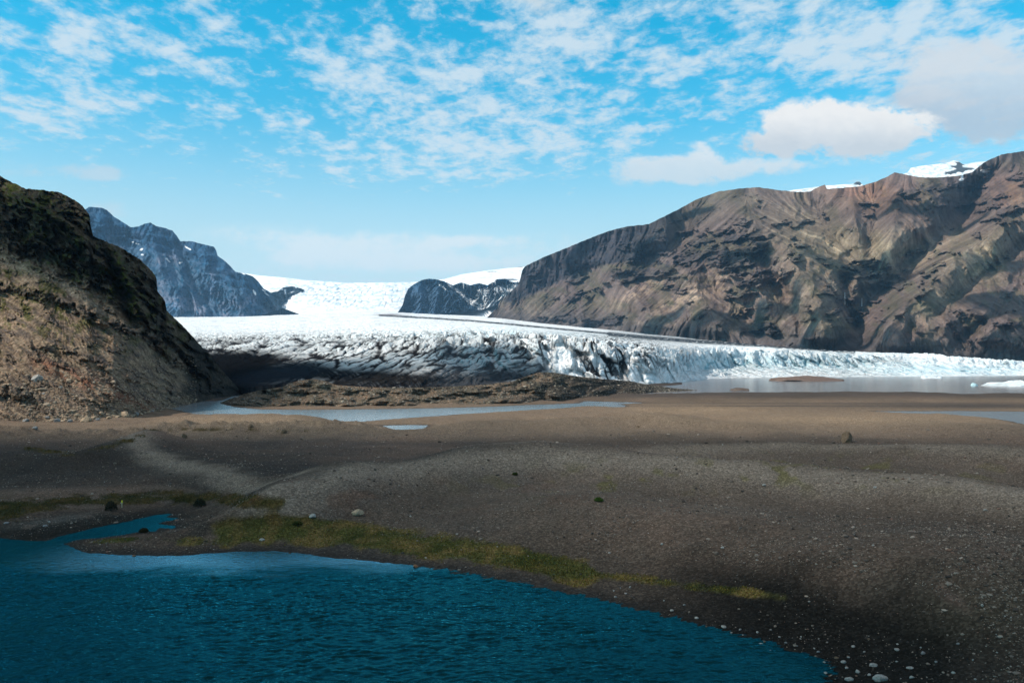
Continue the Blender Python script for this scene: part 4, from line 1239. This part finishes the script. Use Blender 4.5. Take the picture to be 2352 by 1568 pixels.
    big = [(85, 872, 26, 'st_pale'), (55, 895, 14, 'st_dark'), (284, 971, 26, 'st_tan'), (312, 952, 16, 'st_grey'), (215, 961, 14, 'st_tan'), (196, 983, 24, 'st_tan'), (130, 982, 18, 'st_grey'), (160, 984, 14, 'st_grey'), (250, 978, 14, 'st_tan'), (340, 962, 12, 'st_tan'),
           (205, 973, 12, 'st_tan'), (175, 955, 12, 'st_tan'), (232, 950, 10, 'st_tan'), (262, 958, 11, 'st_tan'), (300, 968, 10, 'st_tan'), (325, 972, 9, 'st_tan'), (150, 966, 10, 'st_tan'), (110, 960, 13, 'st_grey'), (60, 973, 16, 'st_grey'), (30, 960, 12, 'st_brown'), (350, 948, 8, 'st_grey'),
           (120, 940, 9, 'st_tan'), (180, 935, 8, 'st_tan'), (75, 935, 9, 'st_tan'), (20, 925, 10, 'st_tan'), (265, 935, 7, 'st_tan'), (210, 920, 7, 'st_tan'), (100, 905, 8, 'st_pale'), (140, 890, 7, 'st_pale'), (35, 850, 9, 'st_tan'), (270, 983, 11, 'st_tan'), (225, 984, 12, 'st_grey'), (300, 980, 12, 'st_tan')]
    special = {0: 'large pale rounded boulder perched alone on the brown slope', 1: 'dark block in the shaded outcrop below the pale perched boulder', 2: 'biggest light tan boulder in the rubble at the slope foot', 3: 'round grey boulder above the biggest tan one in the rubble', 5: 'long flat tan boulder at the lower edge of the rubble', 18: 'flat grey slab at the left end of the rubble'}
    for i, (u, v, w, m) in enumerate(big):
        j = int(np.argmin(np.abs(U[0] - u))); q = int(np.argmin(np.abs(V[:, j] - v))); p = P[max(q, 4), j]
        sz = px_size(w, p[1])
        z = max(p[2], ground_h(np.array([p[0]]), np.array([p[1]]))[0][0])
        if i in special:
            stone('boulder', p[0], p[1], z, sz, 100 + i % 9, m, special[i], 'boulder', None, .75, .7, .9, rz=r.uniform(0, 3), lev=ICO3)
        else:
            stone('boulder', p[0], p[1], z, sz, 100 + i % 9, m, 'rough boulder lying in the rubble at the foot of the left slope', 'boulder', 'boulders in the rubble below the left slope', .7, .75, .9, rz=r.uniform(0, 3))


def build_plants():
    r = np.random.default_rng(21)

    def bush(u, v, wpx, hpx, lab, col, cat='bush', group=None):
        x, y, h, s = survey_xy([u], [v], .6); x, y, h = x[0], y[0], h[0]
        w = px_size(wpx, y); H = hpx / F * y
        n = 900
        a = r.uniform(0, 6.28, n); rr = np.sqrt(r.uniform(0, 1, n)) * w; hz = H * np.sqrt(np.clip(1 - (rr / w) ** 2, .05, 1)) * r.uniform(.25, 1.05, n)
        bx = x + np.cos(a) * rr; by = y + np.sin(a) * rr
        l = r.uniform(.06, .14, n); aa = r.uniform(0, 6.28, n)
        A = np.stack([bx - np.cos(aa) * l * .4, by - np.sin(aa) * l * .4, h + hz], -1)
        B = np.stack([bx + np.cos(aa) * l * .4, by + np.sin(aa) * l * .4, h + hz], -1)
        C_ = np.stack([bx + r.uniform(-1, 1, n) * l, by + r.uniform(-1, 1, n) * l, h + hz + l], -1)
        V_ = np.stack([A, B, C_], 1).reshape(-1, 3) - np.array([x, y, h])
        e = bpy.data.objects.new(cat.replace(' ', '_'), None); COL.objects.link(e); e.location = (x, y, h)
        tag(e, lab, cat, group)
        cc = np.array(col) * r.uniform(.5, 1.5, (n, 1))
        mesh('foliage', V_, np.arange(3 * n).reshape(-1, 3), M['blades'], np.repeat(cc, 3, 0), False, e)
        # twigs
        tv, tf = [], []
        for k in range(9):
            an = k * .7; L = w * .7
            p0 = np.array([0, 0, -.05]); p1 = np.array([math.cos(an) * L, math.sin(an) * L, H * .75])
            b0 = len(tv)
            for p, t in ((p0, .02), (p1, .008)):
                for q in range(4): tv.append(p + t * np.array([math.cos(q * 1.57), math.sin(q * 1.57), 0]))
            for q in range(4): tf.append((b0 + q, b0 + (q + 1) % 4, b0 + 4 + (q + 1) % 4, b0 + 4 + q))
        mesh('twigs', tv, tf, M['st_dark'], None, False, e)

    bush(255, 1172, 27, 21, 'dark round shrub beside the yellow-topped marker post', (.012, .014, .007), 'bush', 'dark shrubs on the turf left of the plain')
    bush(458, 1162, 28, 18, 'dark low shrub on the turf, right of the marker post', (.012, .016, .006), 'bush', 'dark shrubs on the turf left of the plain')
    bush(330, 1222, 20, 9, 'dark grass tuft on the bank at the inlet', (.03, .026, .010), 'grass tuft')
    bush(683, 1196, 22, 8, 'green cushion plant on the gravel above the moss strip', (.05, .055, .012), 'plant', 'green cushion plants on the gravel')
    bush(1375, 1150, 20, 7, 'bright green cushion plant alone in the middle of the gravel slope', (.06, .10, .015), 'plant', 'green cushion plants on the gravel')
    bush(1183, 1075, 12, 5, 'small green plant on the crest of the gravel mound', (.05, .06, .012), 'plant', 'green cushion plants on the gravel')
    # marker post
    x, y, h, s = survey_xy([280], [1165], .6)
    x, y, h = x[0], y[0], h[0]; H = 16 / F * y
    e = bpy.data.objects.new('marker_post', None); COL.objects.link(e); e.location = (x, y, h)
    tag(e, 'thin pale marker post with yellow top on the dark turf', 'marker post')

    def prism(name, z0, z1, r0, r1, mat, bevel=0):
        vs, fs = [], []
        zs = [(z0, r0), (z0 + (z1 - z0) * .9, r1), (z1, r1 * .7)]
        for z, rr in zs:
            for q in range(8): vs.append((rr * math.cos(q * .785), rr * math.sin(q * .785), z))
        for k in range(2):
            for q in range(8): fs.append((k * 8 + q, k * 8 + (q + 1) % 8, k * 8 + 8 + (q + 1) % 8, k * 8 + 8 + q))
        me = bpy.data.meshes.new(name); me.from_pydata(vs, [], fs + [tuple(range(16, 24))]); me.materials.append(mat)
        o = bpy.data.objects.new(name, me); COL.objects.link(o); o.parent = e
    prism('pole', -.1, H * .68, .05, .045, M['post'])
    prism('yellow_top', H * .68, H, .075, .075, M['yellow'])


M['post'] = flat_mat('weathered_post', (.55, .45, .30), .2, 6)
M['yellow'] = flat_mat('yellow_paint', (.9, .72, .03), .08, 6, .5, .1)


def build_ice_blocks():
    def berg(parts, lab, name='iceberg'):
        e = bpy.data.objects.new(name, None); COL.objects.link(e)
        cx = np.mean([p[0] for p in parts]); x0, y0 = on_level(cx, parts[0][1])
        e.location = (x0, y0, 0); tag(e, lab, 'iceberg', 'icebergs floating on the lagoon')
        for k, (u, v, w, hh, nm, mat, sd) in enumerate(parts):
            x, y = on_level(u, v)
            W_ = px_size(w, y); Hh = hh / F * y
            vv, f = rock_mesh(sd, 1.0, .8, ICO3)
            vv = vv * np.array([W_, W_ * .55, Hh * 1.1]); vv += np.array([x - x0, y - y0, 0])
            rr = 1 + .25 * fbm(vv[:, 0] / 4, vv[:, 2] / 2, 3, sd)
            vv[:, 2] *= rr
            mesh(nm, vv, f, M[mat], None, False, e)
    berg([(2310, 886, 110, 9, 'ice_body', 'berg', 1), (2335, 886, 70, 14, 'ice_peak', 'berg', 2), (2238, 886, 17, 7, 'ice_knob', 'bergblue', 3), (2266, 885, 24, 6, 'dirty_ice', 'bergdark', 4), (2400, 886, 120, 13, 'ice_slab', 'berg', 5)], 'large white iceberg with a separate round knob at the right edge of the lagoon')
    berg([(2140, 869, 46, 5, 'ice_body', 'berg', 6), (2122, 869, 14, 8, 'ice_peak', 'berg', 7), (2158, 869, 12, 5, 'ice_block', 'berg', 8)], 'small low white ice floe in front of the glacier')
    berg([(1800, 868, 40, 3.5, 'ice_body', 'berg', 9), (1780, 868, 12, 6, 'ice_peak', 'berg', 10)], 'low white floe at the glacier foot above the gravel islet')
    # gravel islet in the lagoon
    v, f = rock_mesh(33, 1, .0, ICO3)
    x, y = on_level(1850, 874); x = float(x); y = float(y)
    w = px_size(180, y)
    v = v * np.array([w, 38, 5.2])
    v[:, 2] *= (1 + .3 * fbm(v[:, 0] / 14, v[:, 1] / 14, 4, 7)); v += np.array([x, y, -.6])
    c = np.zeros(v.shape) + np.array([.17, .12, .10]) * (1 + .3 * fbm(v[:, 0] / 8, v[:, 1] / 8, 3, 9))[:, None]
    mesh('islet_terrain', v, f, M['moraine'], c)['kind'] = 'structure'
    v2, f2 = rock_mesh(34, 1, .0, ICO3)
    x, y = on_level(1700, 896); w = px_size(45, float(y))
    v2 = v2 * np.array([w, 9, 1.9]) + np.array([float(x), float(y), -.3])
    mesh('sandbar_terrain', v2, f2, M['moraine'], np.zeros(v2.shape) + np.array([.13, .10, .085]))['kind'] = 'structure'


M['berg'] = flat_mat('iceberg_ice', (.8, .84, .87), .12, .35, .5, .8, .6)
M['bergblue'] = flat_mat('blue_iceberg_ice', (.5, .7, .76), .15, .35, .5, .8, .6)
M['bergdark'] = flat_mat('ash_covered_ice', (.16, .16, .18), .6, .5, .6, .8, .6)

build_scatter()
build_stones()
build_plants()
build_ice_blocks()

# ================================================================== clouds that shade the land (high above and out of the frame)
def cloud_mat():
    def build(t, b, o):
        oc = t.n('ShaderNodeTexCoord').outputs['Object']
        q = t.noise(oc, 1.7, 6, .6)
        sx = t.n('ShaderNodeSeparateXYZ', {0: oc})
        rr = t.m('SQRT', t.m('ADD', t.m('MULTIPLY', sx.outputs[0], sx.outputs[0]), t.m('MULTIPLY', sx.outputs[1], sx.outputs[1])))
        d = t.m('ADD', rr, t.m('MULTIPLY', t.m('SUBTRACT', q, .5), 1.1))
        al = t.m('MULTIPLY', t.m('SUBTRACT', 1.0, t.ramp(d, .45, .98)), t.n('ShaderNodeAttribute', attribute_name='body', attribute_type='OBJECT').outputs['Fac'])
        t.nt.links.new(al, b.inputs['Alpha'])
        b.inputs['Base Color'].default_value = (.9, .9, .9, 1); b.inputs['Roughness'].default_value = 1
    return material('cloud_vapour', build)


M['cloud'] = cloud_mat()
HAZE_TOP = 1300.0
CLOUDZ = 1420.0


def build_clouds():
    def at(x, y, z, wx, wy, rot, seed, body=.93):
        p = np.array([x, y, z], float); q = p + SUNV * ((CLOUDZ + 40 - z) / SUNV[2])
        vv, f = ICO3
        d = 1 + .18 * fbm(vv[:, 0] * 1.6 + seed, vv[:, 1] * 1.6 + vv[:, 2], 4, seed)
        vv = vv * d[:, None] * np.array([1, 1, .12])
        me = bpy.data.meshes.new('cloud'); me.from_pydata(vv.tolist(), [], f.tolist()); me.materials.append(M['cloud'])
        for pl in me.polygons: pl.use_smooth = True
        o = bpy.data.objects.new('cloud', me); COL.objects.link(o)
        o.location = (q[0], q[1], CLOUDZ + 40); o.scale = (wx, wy, min(wx, wy)); o.rotation_euler = (0, 0, rot); o['kind'] = 'structure'; o['body'] = body
    # foreground shade: far edge about 215 m out
    at(20, 2, 0, 540, 285, 0, 1, .40)
    at(-135, 60, 0, 180, 175, .1, 2, .6)
    at(120, -20, 0, 150, 75, 0, 21, .6)  # this and the next: unseen clouds added to darken the bottom of the frame
    at(60, 12, 0, 260, 52, 0, 12, .85)
    at(-165, 560, 10, 130, 135, -.35, 4, .97)              # ash-covered ice front
    at(-10, 610, 15, 62, 60, 0, 17, .95)
    for (u, v, wx, wy) in ((180, 590, 46, 40), (330, 700, 40, 40), (20, 520, 50, 40)):
        P, U, V = HILL
        j = int(np.argmin(np.abs(U[0] - u))); i = int(np.argmin(np.abs(V[:, j] - v))); p = P[i, j]
        at(p[0], p[1], p[2], wx, wy, 0, u, .62)
    for (u, v, wx, wy, rot, sd) in ((1330, 575, 110, 40, .2, 5), (1480, 560, 60, 40, 0, 6), (1740, 760, 200, 60, 0, 7), (1500, 750, 130, 45, 0, 8), (2350, 700, 90, 90, 0, 9), (1720, 590, 70, 60, 0, 10),
                                    (2010, 660, 110, 60, 0, 11), (2150, 490, 150, 45, 0, 12), (2300, 610, 110, 30, .5, 13), (2130, 790, 110, 30, 0, 14), (2330, 790, 70, 40, 0, 15), (1590, 490, 90, 40, 0, 16), (1930, 788, 150, 30, 0, 18), (1360, 742, 80, 26, 0, 19), (2300, 690, 80, 60, 0, 20)):
        P, U, V = RM
        j = int(np.argmin(np.abs(U[0] - u))); i = int(np.argmin(np.abs(V[:, j] - v))); p = P[i, j]
        at(p[0], p[1], p[2], wx * 1.7, wy * 1.65, rot, sd, .97)


build_clouds()

# ================================================================== haze
def build_haze():
    x0, x1, y0, y1, z0, z1 = -6500, 7500, -120, 14100, -140, HAZE_TOP
    vs = [(x, y, z) for z in (z0, z1) for y in (y0, y1) for x in (x0, x1)]
    fs = [(0, 2, 3, 1), (4, 5, 7, 6), (0, 1, 5, 4), (2, 6, 7, 3), (0, 4, 6, 2), (1, 3, 7, 5)]
    me = bpy.data.meshes.new('haze'); me.from_pydata(vs, [], fs)
    m = bpy.data.materials.new('haze_air'); m.use_nodes = True; t = NT(m.node_tree)
    v = t.n('ShaderNodeVolumePrincipled', {'Color': (.34, .66, 1.0, 1), 'Density': 3.0e-5, 'Anisotropy': .1})
    t.n('ShaderNodeOutputMaterial', {'Volume': v.outputs[0]})
    me.materials.append(m)
    o = bpy.data.objects.new('haze', me); COL.objects.link(o); o['kind'] = 'stuff'


build_haze()

# ================================================================== sky, sun, camera
def build_world():
    w = bpy.data.worlds.new('World'); bpy.context.scene.world = w; w.use_nodes = True
    t = NT(w.node_tree)
    sky = t.n('ShaderNodeTexSky'); sky.sky_type = 'NISHITA'; sky.sun_disc = False
    sky.sun_elevation = SUN_EL; sky.sun_rotation = SUN_AZ % (2 * math.pi)
    sky.altitude = 50; sky.air_density = 1.0; sky.dust_density = .6; sky.ozone_density = 1.2
    d = t.n('ShaderNodeTexCoord').outputs['Generated']
    s = t.n('ShaderNodeSeparateXYZ', {0: d})
    X, Y, Z = s.outputs
    zz = t.m('MAXIMUM', Z, .0)
    # sky tone: cyan-blue air, pale towards the horizon
    el = t.m('MAXIMUM', zz, 0.0)
    g = t.ramp(el, .0, .42)
    tint = t.mixc(g, c4(1.55, 1.72, 1.5), c4(.0, 1.95, 2.1))
    base = t.mixc(1.0, sky.outputs[0], tint, 'MULTIPLY')
    # cloud sheet: project the view direction onto a level plane overhead
    den = t.m('ADD', zz, .10)
    px = t.m('DIVIDE', X, den); py = t.m('DIVIDE', Y, den)
    vec = t.n('ShaderNodeCombineXYZ', {0: px, 1: py, 2: 0.0}).outputs[0]
    mp = t.n('ShaderNodeMapping', {'Vector': vec, 'Location': (3.3, 1.2, 0), 'Rotation': (0, 0, R(24)), 'Scale': (1.0, .8, 1)}).outputs[0]
    fine = t.noise(mp, 14.0, 9, .64, .15); mid = t.noise(mp, 5.2, 4, .55, .1); big = t.noise(mp, 1.0, 2, .5)
    # bearing / height of the view for the coverage
    yy = t.m('MAXIMUM', Y, .05)
    bu = t.m('DIVIDE', X, yy); bw = t.m('DIVIDE', zz, yy)

    def blob(u, v, su, sv, rot=0.0):
        kx, kz = (float(q) for q in kk(u, v))
        a = t.m('SUBTRACT', bu, kx); b = t.m('SUBTRACT', bw, kz)
        c_, s_ = math.cos(R(rot)), math.sin(R(rot))
        a2 = t.m('ADD', t.m('MULTIPLY', a, c_), t.m('MULTIPLY', b, s_)); b2 = t.m('SUBTRACT', t.m('MULTIPLY', b, c_), t.m('MULTIPLY', a, s_))
        q = t.m('ADD', t.m('POWER', t.m('ABSOLUTE', t.m('DIVIDE', a2, su / F)), 2.0), t.m('POWER', t.m('ABSOLUTE', t.m('DIVIDE', b2, sv / F)), 2.0))
        return t.m('EXPONENT', t.m('MULTIPLY', q, -1.0))

    def total(l):
        r_ = None
        for wgt, a in l:
            q = t.m('MULTIPLY', blob(*a), wgt)
            r_ = q if r_ is None else t.m('ADD', r_, q)
        return r_
    cov = total([(.09, (1000, 220, 420, 150, -20)), (.10, (1270, 110, 180, 80)), (.10, (1950, 60, 600, 120)), (.08, (2200, 130, 300, 90)), (-.07, (180, 400, 380, 80)), (.05, (120, 230, 200, 90)), (.06, (250, 90, 350, 90)), (-.06, (1560, 400, 280, 90)), (-.10, (700, 500, 700, 70)), (-.12, (1650, 480, 900, 80)), (.05, (1250, 330, 400, 60)), (.06, (1150, 400, 450, 60))])
    f = t.m('ADD', t.m('ADD', t.m('MULTIPLY', fine, .60), t.m('MULTIPLY', mid, .42)), t.m('MULTIPLY', big, .10))
    f = t.m('SUBTRACT', t.m('ADD', f, cov), t.m('MULTIPLY', t.ramp(Z, .42, .62), .05))
    thin = t.m('MULTIPLY', t.ramp(f, .535, .74), .9)
    # thick cumulus to the right and low clouds, billowy edges in bearing/height space
    v2 = t.n('ShaderNodeCombineXYZ', {0: bu, 1: t.m('MULTIPLY', bw, 1.5), 2: 0.0}).outputs[0]
    pf = t.noise(v2, 17.0, 9, .62, .1); ps = t.noise(v2, 60, 6, .6)
    edge = t.m('ADD', t.m('MULTIPLY', t.m('SUBTRACT', pf, .5), 2.6), t.m('MULTIPLY', t.m('SUBTRACT', ps, .5), .5))

    def puff(l, lo=.38, hi=.62):
        q = total(l)
        return t.ramp(t.m('ADD', q, t.m('MULTIPLY', edge, t.m('MINIMUM', t.m('MULTIPLY', q, 2.0), 1.0))), lo, hi)
    p1 = puff([(1.0, (1930, 310, 190, 50)), (.95, (1900, 265, 70, 40)), (.75, (1800, 265, 50, 30)), (.8, (2060, 290, 90, 45)), (.55, (1760, 335, 90, 30))], .30, .74)
    p2 = t.m('MULTIPLY', puff([(.95, (1570, 385, 140, 34)), (.85, (1620, 345, 45, 24)), (.5, (1750, 385, 110, 20)), (.6, (1500, 405, 120, 30)), (.5, (1850, 375, 150, 20))], .28, .9), .85)
    p3 = t.m('MULTIPLY', puff([(1.0, (2280, 215, 160, 70)), (.9, (2120, 200, 60, 40)), (.8, (2352, 180, 120, 70)), (.7, (2300, 300, 130, 40)), (.6, (2180, 120, 200, 50)), (.5, (2120, 260, 90, 50))], .22, .9), .85)
    p4 = t.m('MULTIPLY', puff([(.8, (220, 398, 85, 18)), (.45, (60, 390, 120, 24)), (.5, (260, 480, 90, 24)), (.4, (0, 320, 60, 34))], .2, .9), .6)
    p5 = t.m('MULTIPLY', puff([(.8, (850, 560, 170, 30)), (.7, (1060, 555, 80, 16)), (.6, (760, 590, 200, 26)), (.6, (950, 610, 220, 20)), (.5, (1250, 560, 120, 30)), (.5, (600, 540, 160, 30)), (.5, (1100, 600, 200, 20))], .1, 1.0), .9)
    acc = base
    k = 10.0
    white = (.70, .775, .83); grey = (.52, .58, .66)
    acc = t.mixc(thin, acc, c4(*[q * k for q in (.68, .80, .88)]))
    # sunlit tops, greyer undersides: by height within each cloud
    def shade(vtop, vbot, top, bot, wob=.35):
        kt, kb = float(k_of(vtop)), float(k_of(vbot))
        q = t.n('ShaderNodeMapRange', {0: t.m('ADD', bw, t.m('MULTIPLY', t.m('SUBTRACT', pf, .5), -.10 * wob)), 1: kb, 2: kt, 3: 0.0, 4: 1.0}, interpolation_type='SMOOTHSTEP').outputs[0]
        q = t.m('ADD', q, t.m('MULTIPLY', t.m('SUBTRACT', ps, .5), .5), clamp=True)
        return t.mixc(q, c4(*[x * k for x in bot]), c4(*[x * k for x in top]))
    acc = t.mixc(p3, acc, shade(150, 300, (.70, .76, .81), (.48, .56, .66)))
    acc = t.mixc(p2, acc, shade(330, 420, (.86, .88, .89), (.68, .76, .82)))
    acc = t.mixc(p1, acc, shade(255, 350, (.93, .93, .92), (.62, .68, .74)))
    acc = t.mixc(p4, acc, c4(*[x * k for x in (.62, .70, .78)]))
    acc = t.mixc(p5, acc, c4(*[x * k for x in (.90, .93, .93)]))
    # pale air right at the horizon
    acc = t.mixc(t.m('MULTIPLY', t.ramp(el, .30, .05), .80), acc, c4(*[x * k for x in (.70, .86, .92)]))
    # unseen warm-grey cloud cover, added overhead to neutralise the ambient light
    deck = t.m('MULTIPLY', t.ramp(t.m('ADD', Z, t.m('MULTIPLY', t.m('SUBTRACT', mid, .5), .5)), .42, .72), .85)
    acc = t.mixc(deck, acc, c4(*[x * k for x in (.53, .47, .43)]))
    w.cycles.sampling_method = 'MANUAL'; w.cycles.sample_map_resolution = 512
    bg = t.n('ShaderNodeBackground', {0: acc, 1: .1})
    t.n('ShaderNodeOutputWorld', {0: bg.outputs[0]})


build_world()
sl = bpy.data.lights.new('sun', 'SUN'); sl.energy = 4.4; sl.angle = R(.53); sl.color = (1, .89, .77)
so = bpy.data.objects.new('sun', sl); COL.objects.link(so)
from mathutils import Vector
so.rotation_euler = Vector(SUNV.tolist()).to_track_quat('Z', 'Y').to_euler()
cd = bpy.data.cameras.new('camera'); cd.sensor_width = 36; cd.lens = 36 * F / 2352; cd.clip_start = .5; cd.clip_end = 60000
co = bpy.data.objects.new('camera', cd); COL.objects.link(co)
co.location = (0, 0, CH); co.rotation_euler = (R(90) + TH, 0, 0)
sc = bpy.context.scene; sc.camera = co
sc.view_settings.view_transform = 'Standard'; sc.view_settings.look = 'None'; sc.view_settings.exposure = 0; sc.view_settings.gamma = 1
sc.render.resolution_x = 1024; sc.render.resolution_y = 682
sc.render.engine = 'CYCLES'
sc.cycles.volume_bounces = 1; sc.cycles.max_bounces = 6; sc.cycles.diffuse_bounces = 2; sc.cycles.glossy_bounces = 3; sc.cycles.transparent_max_bounces = 8
sc.cycles.use_denoising = True
sc.cycles.use_adaptive_sampling = True; sc.cycles.adaptive_threshold = .02
